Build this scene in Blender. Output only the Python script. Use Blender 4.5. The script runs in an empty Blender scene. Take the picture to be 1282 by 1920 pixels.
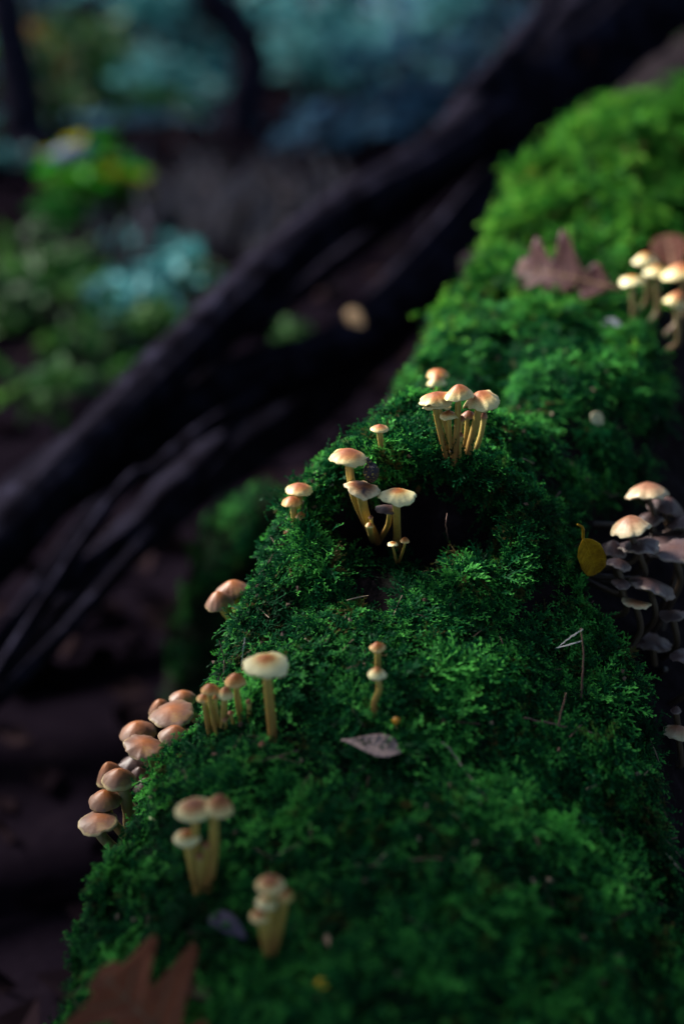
import bpy, math, random
import numpy as np
from mathutils import Vector, Matrix, noise
from mathutils.bvhtree import BVHTree

rng = np.random.default_rng(7)
random.seed(7)
sc = bpy.context.scene
R = math.radians

# ------------------------------------------------------------------ camera
PITCH = R(25.0)
CAM_H = 1.05
cam_d = bpy.data.cameras.new('camera')
cam = bpy.data.objects.new('camera', cam_d)
sc.collection.objects.link(cam)
sc.camera = cam
cam.location = (0, 0, CAM_H)
cam.rotation_euler = (math.pi / 2 - PITCH, 0, 0)
cam_d.sensor_fit = 'HORIZONTAL'
cam_d.sensor_width = 24.0
cam_d.lens = 50.0
cam_d.clip_start = 0.02
cam_d.clip_end = 300
cam_d.dof.use_dof = True
cam_d.dof.focus_distance = 1.0
cam_d.dof.aperture_fstop = 2.0

# ------------------------------------------------------------------ world, sun, exposure
SUN_EL, SUN_AZ = R(36), R(-58)          # azimuth from +Y (away from the camera) towards +X
w = bpy.data.worlds.new('World')
sc.world = w
w.use_nodes = True
nt = w.node_tree
bg = nt.nodes['Background']
sky = nt.nodes.new('ShaderNodeTexSky')
sky.sky_type = 'NISHITA'
sky.sun_disc = False
sky.sun_elevation = SUN_EL
sky.sun_rotation = SUN_AZ
sky.air_density = 1.0
sky.dust_density = 2.0
nt.links.new(sky.outputs[0], bg.inputs[0])
bg.inputs[1].default_value = 0.036
sun_d = bpy.data.lights.new('sun', 'SUN')
sun_d.energy = 2.2
sun_d.angle = R(14)
sun_d.color = (1.0, 0.95, 0.86)
sun = bpy.data.objects.new('sun', sun_d)
sc.collection.objects.link(sun)
sd = Vector((math.sin(SUN_AZ) * math.cos(SUN_EL), math.cos(SUN_AZ) * math.cos(SUN_EL), math.sin(SUN_EL)))
sun.rotation_euler = (-sd).to_track_quat('-Z', 'Y').to_euler()
sc.view_settings.view_transform = 'Standard'
sc.view_settings.look = 'None'
sc.view_settings.exposure = 2.2
sc.view_settings.gamma = 1.0
sc.render.engine = 'CYCLES'
sc.cycles.use_denoising = True
sc.cycles.max_bounces = 4
sc.cycles.diffuse_bounces = 3
sc.cycles.transmission_bounces = 3
sc.cycles.use_adaptive_sampling = True
sc.cycles.adaptive_threshold = .02
sc.cycles.sample_clamp_indirect = 4.0

# ------------------------------------------------------------------ helpers: space
FX = 50.0 / 24.0 * 1282
CF = np.array([0, math.cos(PITCH), -math.sin(PITCH)])
CU = np.array([0, math.sin(PITCH), math.cos(PITCH)])
CX = np.array([1.0, 0, 0])
CO = np.array([0, 0, CAM_H])

def c2w(x, y, z):
    """view-axis coordinates in metres (right, up, depth) to world"""
    return CO + np.multiply.outer(x, CX) + np.multiply.outer(y, CU) + np.multiply.outer(z, CF)

def at(px, py, z):
    return c2w((px - 641) / FX * z, (960 - py) / FX * z, z)

def smooth(a, b, x):
    t = np.clip((x - a) / (b - a), 0, 1)
    return t * t * (3 - 2 * t)

# ------------------------------------------------------------------ helpers: objects
COL = sc.collection

def tag(o, label=None, cat=None, group=None, kind=None):
    if label: o['label'] = label
    if cat: o['category'] = cat
    if group: o['group'] = group
    if kind: o['kind'] = kind
    return o

def empty(name, loc, label=None, cat=None, group=None):
    o = bpy.data.objects.new(name, None)
    COL.objects.link(o)
    o.empty_display_size = 0.01
    o.location = Vector(loc)
    return tag(o, label, cat, group)

def mesh_obj(name, verts, faces, mat, parent=None, shade=True, loc=None, attrs=None):
    me = bpy.data.meshes.new(name)
    me.from_pydata([tuple(map(float, v)) for v in verts], [], [tuple(map(int, f)) for f in faces])
    me.update()
    if shade:
        me.polygons.foreach_set('use_smooth', [True] * len(me.polygons))
    if attrs:
        for k, v in attrs.items():
            v = np.asarray(v, dtype=np.float32)
            if v.ndim == 1:
                a = me.attributes.new(k, 'FLOAT', 'POINT')
                a.data.foreach_set('value', v)
            else:
                a = me.attributes.new(k, 'FLOAT_COLOR', 'POINT')
                a.data.foreach_set('color', v.ravel())
    if mat: me.materials.append(mat)
    o = bpy.data.objects.new(name, me)
    COL.objects.link(o)
    if parent: o.parent = parent
    if loc is not None: o.location = Vector(loc)
    return o

def grid_faces(n, m, wrap=False):
    f = []
    mm = m if wrap else m - 1
    for i in range(n - 1):
        for j in range(mm):
            j2 = (j + 1) % m
            f.append((i * m + j, i * m + j2, (i + 1) * m + j2, (i + 1) * m + j))
    return f

def catmull(P, n):
    P = np.asarray(P, float)
    if len(P) == 2:
        return P[0] + np.linspace(0, 1, n)[:, None] * (P[1] - P[0])
    Q = np.vstack([2 * P[0] - P[1], P, 2 * P[-1] - P[-2]])
    out = []
    for t in np.linspace(0, len(P) - 1 - 1e-9, n):
        i = int(t); u = t - i
        a, b, c, d = Q[i:i + 4]
        out.append(.5 * (2 * b + (c - a) * u + (2 * a - 5 * b + 4 * c - d) * u * u + (3 * b - a - 3 * c + d) * u ** 3))
    return np.array(out)

def tube(P, rad, seg=10, cap=True, ridge=0.0, rn=6, seed=0, bump=0.0):
    """swept tube; P (n,3), rad (n,)"""
    P = np.asarray(P, float); n = len(P)
    rad = np.broadcast_to(rad, (n,))
    T = np.gradient(P, axis=0)
    T /= np.linalg.norm(T, axis=1)[:, None] + 1e-12
    ref = np.array([0.31, 0.77, 0.55])
    N = np.cross(T[0], ref); N /= np.linalg.norm(N)
    V = []
    r0 = np.random.default_rng(seed)
    ph = r0.uniform(0, 6.28, 4)
    for i in range(n):
        N = N - T[i] * np.dot(N, T[i]); N /= np.linalg.norm(N)
        B = np.cross(T[i], N)
        a = np.linspace(0, 2 * math.pi, seg, endpoint=False)
        rr = rad[i] * (1 + ridge * np.sin(rn * a + ph[0] + .8 * math.sin(i * .21 + ph[1])) + ridge * .6 * np.sin((rn * 2 + 1) * a + ph[2]))
        if bump:
            rr = rr * (1 + bump * np.array([noise.noise(Vector((math.cos(t) * 1.3, math.sin(t) * 1.3, i * .25 + seed * 7.1))) for t in a]))
        V.append(P[i] + rr[:, None] * (np.cos(a)[:, None] * N + np.sin(a)[:, None] * B))
    V = np.vstack(V)
    F = grid_faces(n, seg, True)
    if cap:
        F.append(tuple(range(seg))[::-1])
        F.append(tuple((n - 1) * seg + k for k in range(seg)))
    return V, F

# ------------------------------------------------------------------ helpers: materials
def new_mat(name):
    m = bpy.data.materials.new(name)
    m.use_nodes = True
    return m, m.node_tree, m.node_tree.nodes['Principled BSDF']

def ramp(nt, stops, interp='LINEAR'):
    r = nt.nodes.new('ShaderNodeValToRGB')
    r.color_ramp.interpolation = interp
    el = r.color_ramp.elements
    while len(el) < len(stops): el.new(0.5)
    for e, (p, c) in zip(el, stops):
        e.position = p; e.color = (*c, 1)
    return r

def noise_node(nt, scale, detail=4, rough=.6, coord='Object'):
    tc = nt.nodes.new('ShaderNodeTexCoord')
    n = nt.nodes.new('ShaderNodeTexNoise')
    n.inputs['Scale'].default_value = scale
    n.inputs['Detail'].default_value = detail
    n.inputs['Roughness'].default_value = rough
    nt.links.new(tc.outputs[coord], n.inputs['Vector'])
    return n

def add_bump(nt, p, src, strength, dist):
    b = nt.nodes.new('ShaderNodeBump')
    b.inputs['Strength'].default_value = strength
    b.inputs['Distance'].default_value = dist
    nt.links.new(src, b.inputs['Height'])
    nt.links.new(b.outputs[0], p.inputs['Normal'])

def mat_noise(name, stops, scale, rough=.8, bump=0.0, bdist=.002, spec=.5, detail=5):
    m, nt, p = new_mat(name)
    n = noise_node(nt, scale, detail)
    r = ramp(nt, stops)
    nt.links.new(n.outputs['Fac'], r.inputs[0])
    nt.links.new(r.outputs[0], p.inputs['Base Color'])
    p.inputs['Roughness'].default_value = rough
    p.inputs['Specular IOR Level'].default_value = spec
    if bump: add_bump(nt, p, n.outputs['Fac'], bump, bdist)
    return m

def mat_cap(name, stops, spots=None, rough=.5, spot_amt=.35, sss=.05, streak=.10):
    """mushroom skin: pigment from the middle of the cap ('rad' 0) to its rim ('rad' 1)"""
    m, nt, p = new_mat(name)
    L = nt.links
    a = nt.nodes.new('ShaderNodeAttribute'); a.attribute_name = 'rad'
    n = noise_node(nt, 130, 4)
    mm = nt.nodes.new('ShaderNodeMath'); mm.operation = 'MULTIPLY_ADD'
    L.new(n.outputs['Fac'], mm.inputs[0]); mm.inputs[1].default_value = .34; mm.inputs[2].default_value = -.17
    oi = nt.nodes.new('ShaderNodeObjectInfo')
    m2 = nt.nodes.new('ShaderNodeMath'); m2.operation = 'MULTIPLY_ADD'
    L.new(oi.outputs['Random'], m2.inputs[0]); m2.inputs[1].default_value = .16; m2.inputs[2].default_value = -.08
    s = nt.nodes.new('ShaderNodeMath'); L.new(a.outputs['Fac'], s.inputs[0]); L.new(mm.outputs[0], s.inputs[1])
    s2 = nt.nodes.new('ShaderNodeMath'); L.new(s.outputs[0], s2.inputs[0]); L.new(m2.outputs[0], s2.inputs[1])
    r = ramp(nt, stops)
    L.new(s2.outputs[0], r.inputs[0])
    col = r.outputs[0]
    if spots:
        n2 = noise_node(nt, 55, 3)
        r2 = ramp(nt, [(.56, (0, 0, 0)), (.68, (1, 1, 1))])
        L.new(n2.outputs['Fac'], r2.inputs[0])
        sc_ = nt.nodes.new('ShaderNodeMath'); sc_.operation = 'MULTIPLY'
        L.new(r2.outputs[0], sc_.inputs[0]); sc_.inputs[1].default_value = spot_amt
        mx = nt.nodes.new('ShaderNodeMix'); mx.data_type = 'RGBA'
        L.new(sc_.outputs[0], mx.inputs[0]); L.new(col, mx.inputs[6]); mx.inputs[7].default_value = (*spots, 1)
        col = mx.outputs[2]
    # fine dark flecks
    n3 = noise_node(nt, 900, 2)
    r3 = ramp(nt, [(.30, (1 - streak * 3, 1 - streak * 3.4, 1 - streak * 3.6)), (.44, (1, 1, 1))])
    L.new(n3.outputs['Fac'], r3.inputs[0])
    mu = nt.nodes.new('ShaderNodeMix'); mu.data_type = 'RGBA'; mu.blend_type = 'MULTIPLY'; mu.inputs[0].default_value = 1
    L.new(col, mu.inputs[6]); L.new(r3.outputs[0], mu.inputs[7])
    L.new(mu.outputs[2], p.inputs['Base Color'])
    p.inputs['Roughness'].default_value = rough
    p.inputs['Subsurface Weight'].default_value = sss
    p.inputs['Subsurface Radius'].default_value = (1, .55, .3)
    p.inputs['Subsurface Scale'].default_value = .002
    add_bump(nt, p, n.outputs['Fac'], .35, .0015)
    return m

M = {}
M['cap_pale'] = mat_cap('cap_pale', [(0, (.27, .065, .018)), (.38, (.43, .135, .040)), (.62, (.62, .29, .095)), (.80, (.80, .60, .26)), (1, (.82, .73, .36))])
M['cap_bright'] = mat_cap('cap_bright', [(0, (.46, .11, .010)), (.30, (.58, .21, .035)), (.50, (.80, .58, .23)), (.74, (.86, .76, .40)), (1, (.86, .80, .44))])
M['cap_orange'] = mat_cap('cap_orange', [(0, (.36, .085, .014)), (.5, (.48, .15, .028)), (.8, (.60, .29, .075)), (1, (.76, .55, .22))])
M['cap_brown'] = mat_cap('cap_brown', [(0, (.17, .04, .018)), (.5, (.22, .06, .025)), (.85, (.32, .12, .05)), (1, (.42, .22, .10))])
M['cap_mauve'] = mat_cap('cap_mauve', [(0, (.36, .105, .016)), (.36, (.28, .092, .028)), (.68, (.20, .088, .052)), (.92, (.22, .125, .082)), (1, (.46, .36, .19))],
                         spots=(.46, .25, .05), rough=.50, spot_amt=.45, sss=.03, streak=.06)
M['cap_shaded'] = mat_cap('cap_shaded', [(0, (.07, .028, .02)), (.5, (.075, .040, .040)), (.9, (.10, .062, .064)), (1, (.24, .19, .17))], rough=.5, sss=.03)  # for caps standing in shade: the dimness is put into the colour
M['cap_pale_shaded'] = mat_cap('cap_pale_shaded', [(0, (.20, .07, .03)), (.45, (.30, .14, .07)), (.75, (.44, .30, .17)), (1, (.60, .52, .34))])  # darker copy of the pale cap, shade mixed into its pigment
M['cap_stained'] = mat_cap('cap_stained', [(0, (.22, .06, .03)), (.45, (.42, .15, .06)), (.70, (.66, .42, .22)), (1, (.80, .72, .44))], spots=(.03, .02, .04), spot_amt=.95)

def mat_stem(name, top, mid, low):
    m, nt, p = new_mat(name); L = nt.links
    a = nt.nodes.new('ShaderNodeAttribute'); a.attribute_name = 'rad'
    tc = nt.nodes.new('ShaderNodeTexCoord')
    mp = nt.nodes.new('ShaderNodeMapping'); mp.inputs['Scale'].default_value = (700, 700, 60)
    L.new(tc.outputs['Object'], mp.inputs[0])
    n = nt.nodes.new('ShaderNodeTexNoise'); n.inputs['Scale'].default_value = 1; n.inputs['Detail'].default_value = 3
    L.new(mp.outputs[0], n.inputs['Vector'])
    mm = nt.nodes.new('ShaderNodeMath'); mm.operation = 'MULTIPLY_ADD'; mm.inputs[1].default_value = .5; mm.inputs[2].default_value = -.25
    L.new(n.outputs['Fac'], mm.inputs[0])
    s = nt.nodes.new('ShaderNodeMath'); L.new(a.outputs['Fac'], s.inputs[0]); L.new(mm.outputs[0], s.inputs[1])
    r = ramp(nt, [(0, top), (.35, mid), (.72, low), (1, tuple(c * .5 for c in low))])
    L.new(s.outputs[0], r.inputs[0]); L.new(r.outputs[0], p.inputs['Base Color'])
    p.inputs['Roughness'].default_value = .55
    p.inputs['Subsurface Weight'].default_value = .12
    p.inputs['Subsurface Radius'].default_value = (1, .7, .2)
    p.inputs['Subsurface Scale'].default_value = .003
    add_bump(nt, p, n.outputs['Fac'], .35, .0008)
    return m
M['stem'] = mat_stem('stem', (.60, .50, .18), (.46, .34, .075), (.24, .105, .025))
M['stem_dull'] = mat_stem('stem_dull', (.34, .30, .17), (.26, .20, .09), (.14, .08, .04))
M['stem_shaded'] = mat_stem('stem_shaded', (.10, .075, .04), (.06, .038, .02), (.025, .014, .01))  # stems in shade, darkened in the colour itself
M['gills'] = mat_noise('gills', [(.3, (.30, .26, .10)), (.7, (.46, .40, .17))], 300, .7)

# ------------------------------------------------------------------ ground and sky setting
def ground_h(x, y):
    v = Vector((x * .5, y * .5, 3.3))
    d = math.hypot(x, y)
    return .05 + .05 * noise.noise(v) + .02 * noise.noise(v * 4) + .004 * max(0, d - 6) ** 1.5

def make_ground():
    # one sheet: fine near the camera, coarse towards the horizon
    k = np.linspace(-1, 1, 141)
    c = np.sign(k) * (np.abs(k) * 6 + np.abs(k) ** 5 * 80)
    V = [(x, y + 3, ground_h(x, y + 3) if math.hypot(x, y) < 30 else ground_h(x / math.hypot(x, y) * 30, y / math.hypot(x, y) * 30 + 3)) for y in c for x in c]
    m, nt, p = new_mat('soil')
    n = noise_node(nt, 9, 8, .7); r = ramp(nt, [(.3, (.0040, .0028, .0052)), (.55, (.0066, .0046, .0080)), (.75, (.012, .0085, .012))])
    nt.links.new(n.outputs['Fac'], r.inputs[0]); nt.links.new(r.outputs[0], p.inputs['Base Color'])
    p.inputs['Roughness'].default_value = .95; p.inputs['Specular IOR Level'].default_value = 0
    n2 = noise_node(nt, 60, 6, .7); add_bump(nt, p, n2.outputs['Fac'], .6, .02)
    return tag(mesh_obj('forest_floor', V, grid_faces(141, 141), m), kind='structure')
make_ground()

# ------------------------------------------------------------------ the mossy log
Z = np.array([-.3, .3, .55, .70, .75, .80, .85, .90, .95, 1.0, 1.07, 1.15, 1.3, 1.43, 1.55, 1.7, 2.0, 2.5, 3.2])
YC = np.array([-1.05, -.63, -.43, -.305, -.264, -.228, -.19, -.147, -.10, -.058, -.010, .050, .150, .225, .300, .400, .575, .85, 1.2])
XC = np.array([-.10, -.03, .0, .012, .0166, .020, .024, .028, .034, .041, .066, .103, .175, .224, .272, .324, .456, .69, 1.1])
RA = np.array([.19, .20, .20, .20, .20, .20, .20, .20, .20, .20, .20, .195, .185, .18, .18, .185, .19, .20, .20])

def cint(x, X, Y):
    """smooth interpolation"""
    i = np.clip(np.searchsorted(X, x) - 1, 0, len(X) - 2)
    d = np.gradient(Y, X)
    h = X[i + 1] - X[i]; t = (x - X[i]) / h
    return ((2 * t ** 3 - 3 * t ** 2 + 1) * Y[i] + (t ** 3 - 2 * t ** 2 + t) * h * d[i] + (-2 * t ** 3 + 3 * t ** 2) * Y[i + 1] + (t ** 3 - t ** 2) * h * d[i + 1])

def make_log():
    zs = np.concatenate([np.linspace(-.3, .5, 24, endpoint=False), np.arange(.5, .9, .006), np.arange(.9, 1.2, .0038), np.arange(1.2, 1.8, .008), np.linspace(1.8, 3.2, 60)])
    ts = np.radians(np.linspace(-160, 160, 280))
    n, m = len(zs), len(ts)
    zz, tt = np.meshgrid(zs, ts, indexing='ij')
    xc, yc, ra = cint(zz, Z, XC), cint(zz, Z, YC), cint(zz, Z, RA)
    # a groove on the right shoulder behind the hump
    deg = np.degrees(tt)
    gro = .055 * np.exp(-((deg - 50) / 17) ** 2) * smooth(1.02, 1.07, zz) * (1 - smooth(1.14, 1.24, zz)) + .030 * np.exp(-((deg - 66) / 18) ** 2) * smooth(1.1, 1.2, zz) * (1 - smooth(1.35, 1.5, zz))
    rr = ra - gro
    x = xc + rr * np.sin(tt) * (1 - .20 * smooth(.1, .9, -np.sin(tt)) * smooth(.9, 1.02, zz) * (1 - smooth(1.2, 1.4, zz)))
    y = yc - ra + rr * np.cos(tt)
    z = zz.copy()
    # hump: the thicker part of the log with a steep broken front
    px = 641 + x / np.maximum(z, .3) * FX
    dx = (px - 795)
    front = .985 + .00006 * np.abs(dx) * 0 + .012 * np.sin(px / 90.) * np.exp(-(dx / 300) ** 2)
    up = smooth(front, front + .055, zz) * (1 - smooth(1.075, 1.17, zz))
    top = np.cos(np.clip(tt, -1.4, 1.4))
    hump = .080 * np.exp(-(np.abs(dx) / 330) ** 2.2) * up * np.clip(top, 0, 1)
    y = y + hump
    # lesser mounds
    def mound(pxc, zc, sx, sz, h):
        nonlocal y
        y = y + h * np.exp(-((px - pxc) / sx) ** 2 - ((zz - zc) / sz) ** 2) * np.clip(top, 0, 1)
    mound(1105, 1.235, 100, .055, .026)
    mound(1000, 1.145, 80, .03, .016)
    mound(935, 1.235, 35, .05, -.028)
    mound(740, 1.20, 90, .05, .010)
    mound(870, 1.33, 90, .07, .012)
    mound(1120, 1.42, 120, .04, -.022)
    mound(1130, 1.75, 170, .12, .030)
    mound(470, .90, 120, .04, .012)
    mound(690, .935, 150, .03, .010)
    mound(900, .80, 200, .03, .012)
    mound(430, .80, 120, .03, .010)
    # cavity in the hump's front face
    qx = 641 + x / np.maximum(z, .3) * FX; qy = 960 - y / np.maximum(z, .3) * FX
    wv = np.array([noise.noise(Vector((a_ / 60, b_ / 60, 1.7))) for a_, b_ in zip(qx.ravel(), qy.ravel())]).reshape(qx.shape)
    e = ((qx - 765) / 195) ** 2 + ((qy - 985) / 118) ** 2 + .40 * wv
    cav = np.clip(1 - e, 0, 1) * smooth(.97, .995, zz) * (1 - smooth(1.05, 1.06, zz)) * (np.abs(deg) < 60)
    z = z + .058 * np.sqrt(cav)
    lip = np.exp(-((qx - 790) / 110) ** 2 - ((qy - 872) / 16) ** 2) * smooth(1.01, 1.03, zz) * (1 - smooth(1.06, 1.08, zz))
    z = z - .020 * lip
    W = c2w(x, y, z).reshape(-1, 3)
    # normals and cushion relief
    G = W.reshape(n, m, 3)
    Ns = np.cross(np.gradient(G, axis=1), np.gradient(G, axis=0)).reshape(-1, 3)
    Ns /= np.linalg.norm(Ns, axis=1)[:, None] + 1e-12
    if Ns[(n // 2) * m + m // 2][2] < 0: Ns = -Ns
    cush = np.empty(len(W)); fine = np.empty(len(W))
    for i, v in enumerate(W):
        q = Vector(v)
        cush[i] = noise.noise(q * 17) + .55 * noise.noise(q * 37 + Vector((5, 1, 2)))
        fine[i] = noise.noise(q * 80)
    zf = zz.reshape(-1); df = deg.reshape(-1); cf = cav.reshape(-1)
    far = smooth(1.15, 1.5, zf)
    W = W + Ns * ((.0100 * cush * (1 + 1.1 * far) + .0022 * fine) * (1 - .6 * (cf > 0)))[:, None]
    # where the moss grows; drawn back right of the hump to stand in for shade
    lim_r = np.interp(zf, [.6, .8, .95, 1.03, 1.08, 1.15, 1.2, 1.3, 1.42, 1.55, 1.75, 2.3], [90, 82, 66, 54, 38, 32, 44, 42, 22, 40, 55, 70])
    lim_l = np.interp(zf, [.6, .9, 1.0, 1.1, 1.2, 1.4, 1.8, 2.3], [-100, -95, -85, -68, -50, -48, -45, -50])
    edge = 9 * cush
    mask = (1 - smooth(lim_r - 5, lim_r + 5, df + edge)) * smooth(lim_l - 5, lim_l + 5, df - edge)
    mask *= 1 - smooth(.03, .45, cf)
    # bald, dark gaps between the cushions; far end bared in place of shade
    gap = smooth(-.62, -.30, cush + np.where(zf > 1.1, -.30, .05) - .95 * smooth(1.85, 2.25, zf))
    mask *= gap
    # bare earth in front of the cavity
    qx2, qy2 = qx.reshape(-1), qy.reshape(-1)
    bare = np.exp(-((qx2 - 660) / 90) ** 2 - ((qy2 - 1090) / 28) ** 2) * (zf < 1.06) * (zf > .95)
    mask *= 1 - smooth(.3, .8, bare)
    F = grid_faces(n, m)
    F.append(tuple(range(m))); F.append(tuple((n - 1) * m + k for k in range(m))[::-1])
    dens = 52000 * mask * np.interp(zf, [-.3, .4, .6, .9, 1.15, 1.5, 2.2, 3.2], [.05, .08, .45, 1, 1, .55, .3, .2])
    size = np.interp(zf, [-.3, .6, .9, 1.15, 1.5, 3.2], [2.2, 1.15, 1.0, 1.0, 1.35, 2.0]) * (1 + .25 * cush)
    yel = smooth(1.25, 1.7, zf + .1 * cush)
    return W, F, mask, dens, size, yel

LW, LF, LMASK, LDENS, LSIZE, LYEL = make_log()

def mat_wood():
    m, nt, p = new_mat('rotten_wood'); L = nt.links
    a = nt.nodes.new('ShaderNodeAttribute'); a.attribute_name = 'moss'
    n = noise_node(nt, 45, 8, .7)
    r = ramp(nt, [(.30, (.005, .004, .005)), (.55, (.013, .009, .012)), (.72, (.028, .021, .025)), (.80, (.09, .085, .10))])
    L.new(n.outputs['Fac'], r.inputs[0])
    r2 = ramp(nt, [(.3, (.004, .006, .004)), (.7, (.009, .020, .008))]); L.new(n.outputs['Fac'], r2.inputs[0])
    mx = nt.nodes.new('ShaderNodeMix'); mx.data_type = 'RGBA'
    L.new(a.outputs['Fac'], mx.inputs[0]); L.new(r.outputs[0], mx.inputs[6]); L.new(r2.outputs[0], mx.inputs[7])
    L.new(mx.outputs[2], p.inputs['Base Color'])
    p.inputs['Roughness'].default_value = .85; p.inputs['Specular IOR Level'].default_value = .03
    add_bump(nt, p, n.outputs['Fac'], .8, .006)
    return m
M['wood'] = mat_wood()

log_root = empty('fallen_log', (0.05, .75, .1), 'thick fallen log covered in green moss cushions with mushrooms growing on it', 'log')
lo = np.array(log_root.location)
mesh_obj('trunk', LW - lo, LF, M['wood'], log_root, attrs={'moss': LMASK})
BVH = BVHTree.FromPolygons([tuple(v) for v in LW], LF)

# ------------------------------------------------------------------ moss
def mat_moss(name, dark, mid, light):
    m, nt, p = new_mat(name); L = nt.links
    oi = nt.nodes.new('ShaderNodeObjectInfo')
    a = nt.nodes.new('ShaderNodeAttribute'); a.attribute_name = 'tip'
    mm = nt.nodes.new('ShaderNodeMath'); mm.operation = 'MULTIPLY_ADD'
    L.new(oi.outputs['Random'], mm.inputs[0]); mm.inputs[1].default_value = .55; L.new(a.outputs['Fac'], mm.inputs[2])
    vn = nt.nodes.new('ShaderNodeTexNoise'); vn.inputs['Scale'].default_value = 26; vn.inputs['Detail'].default_value = 2
    L.new(oi.outputs['Location'], vn.inputs['Vector'])
    pm = nt.nodes.new('ShaderNodeMath'); pm.operation = 'MULTIPLY_ADD'      # greener and duller patches
    L.new(vn.outputs['Fac'], pm.inputs[0]); pm.inputs[1].default_value = 1.5; pm.inputs[2].default_value = -.80
    ps = nt.nodes.new('ShaderNodeMath'); L.new(pm.outputs[0], ps.inputs[0]); L.new(mm.outputs[0], ps.inputs[1])
    r = ramp(nt, [(.1, dark), (.6, mid), (1.0, light)])
    L.new(ps.outputs[0], r.inputs[0])
    dead = ramp(nt, [(0, (0, 0, 0)), (.945, (1, 1, 1))], 'CONSTANT')               # withered shoots
    L.new(oi.outputs['Random'], dead.inputs[0])
    dm = nt.nodes.new('ShaderNodeMix'); dm.data_type = 'RGBA'
    L.new(dead.outputs[0], dm.inputs[0]); L.new(r.outputs[0], dm.inputs[6]); dm.inputs[7].default_value = (.055, .040, .014, 1)
    L.new(dm.outputs[2], p.inputs['Base Color'])
    p.inputs['Roughness'].default_value = .5
    p.inputs['Specular IOR Level'].default_value = .03
    tr = nt.nodes.new('ShaderNodeBsdfTranslucent'); L.new(r.outputs[0], tr.inputs['Color'])
    ms = nt.nodes.new('ShaderNodeMixShader'); ms.inputs[0].default_value = .30
    out = nt.nodes['Material Output']
    L.new(p.outputs[0], ms.inputs[1]); L.new(tr.outputs[0], ms.inputs[2]); L.new(ms.outputs[0], out.inputs[0])
    return m
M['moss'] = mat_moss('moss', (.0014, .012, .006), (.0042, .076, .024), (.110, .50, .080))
M['moss_far'] = mat_moss('moss_far', (.005, .036, .008), (.032, .190, .020), (.170, .45, .045))  # lighter, yellower copy: sunlight on the far moss is in the colour

def sprig(rg, L, az, el, thin=1.0):
    """one feathery moss shoot: arched axis with side branchlets; returns verts, faces, tip values"""
    V, F, T = [], [], []
    d = np.array([math.cos(az), math.sin(az), 0.]); u = np.array([0, 0, 1.])
    s = np.array([-math.sin(az), math.cos(az), 0.])
    def pt(t):
        e = el - .9 * t
        return d * L * t * math.cos(el * (1 - .35 * t)) + u * L * (t * math.sin(el) - .35 * t * t)
    k = 4
    for i in range(k):
        t = i / (k - 1); c = pt(t); wd = .00055 * (1 - .75 * t) * (L / .009) * thin
        V += [c - s * wd, c + s * wd]; T += [t * .45] * 2
    for i in range(k - 1): F.append((2 * i, 2 * i + 1, 2 * i + 3, 2 * i + 2))
    nb = rg.integers(6, 9)
    for b in range(nb):
        t = .18 + .78 * b / (nb - 1)
        c = pt(t); sg = 1 if b % 2 else -1
        bl = L * (.42 - .26 * t) * rg.uniform(.7, 1.3) * thin
        tang = pt(min(t + .05, 1.05)) - c; tang /= np.linalg.norm(tang)
        dirv = tang * .75 + s * sg * rg.uniform(.5, .9) + u * rg.uniform(-.05, .5)
        dirv /= np.linalg.norm(dirv)
        sd_ = np.cross(dirv, u + rg.normal(0, .4, 3)); sd_ /= np.linalg.norm(sd_)
        wd = .00050 * (L / .009) * thin
        i0 = len(V)
        V += [c, c + dirv * bl * .45 + sd_ * wd, c + dirv * bl, c + dirv * bl * .45 - sd_ * wd]
        T += [t * .4, t * .4 + .1, t * .4 + .25, t * .4 + .1]
        F.append((i0, i0 + 1, i0 + 2, i0 + 3))
    return V, F, T

def moss_clump(seed, mat, count=9, spread=.0075, feather=True):
    rg = np.random.default_rng(seed)
    V, F, T = [], [], []
    a0 = rg.uniform(0, 6.28)
    for i in range(count):
        az = a0 + rg.normal(0, 1.1 if feather else .5)
        v, f, t = sprig(rg, rg.uniform(.0065, .0145) * (1 if feather else 1.35), az, rg.uniform(.30, 1.10) if feather else rg.uniform(.12, .75), 1.0 if feather else .62)
        o = np.array([rg.normal(0, spread * .6), rg.normal(0, spread * .6), -.0015])
        k = len(V)
        V += [p + o for p in v]; F += [tuple(q + k for q in ff) for ff in f]; T += t
    me = bpy.data.meshes.new('moss_clump')
    me.from_pydata([tuple(map(float, v)) for v in V], [], F)
    a = me.attributes.new('tip', 'FLOAT', 'POINT'); a.data.foreach_set('value', np.array(T, np.float32))
    me.materials.append(mat)
    return bpy.data.objects.new('moss_clump', me)      # source shape only, never linked to the scene

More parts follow.
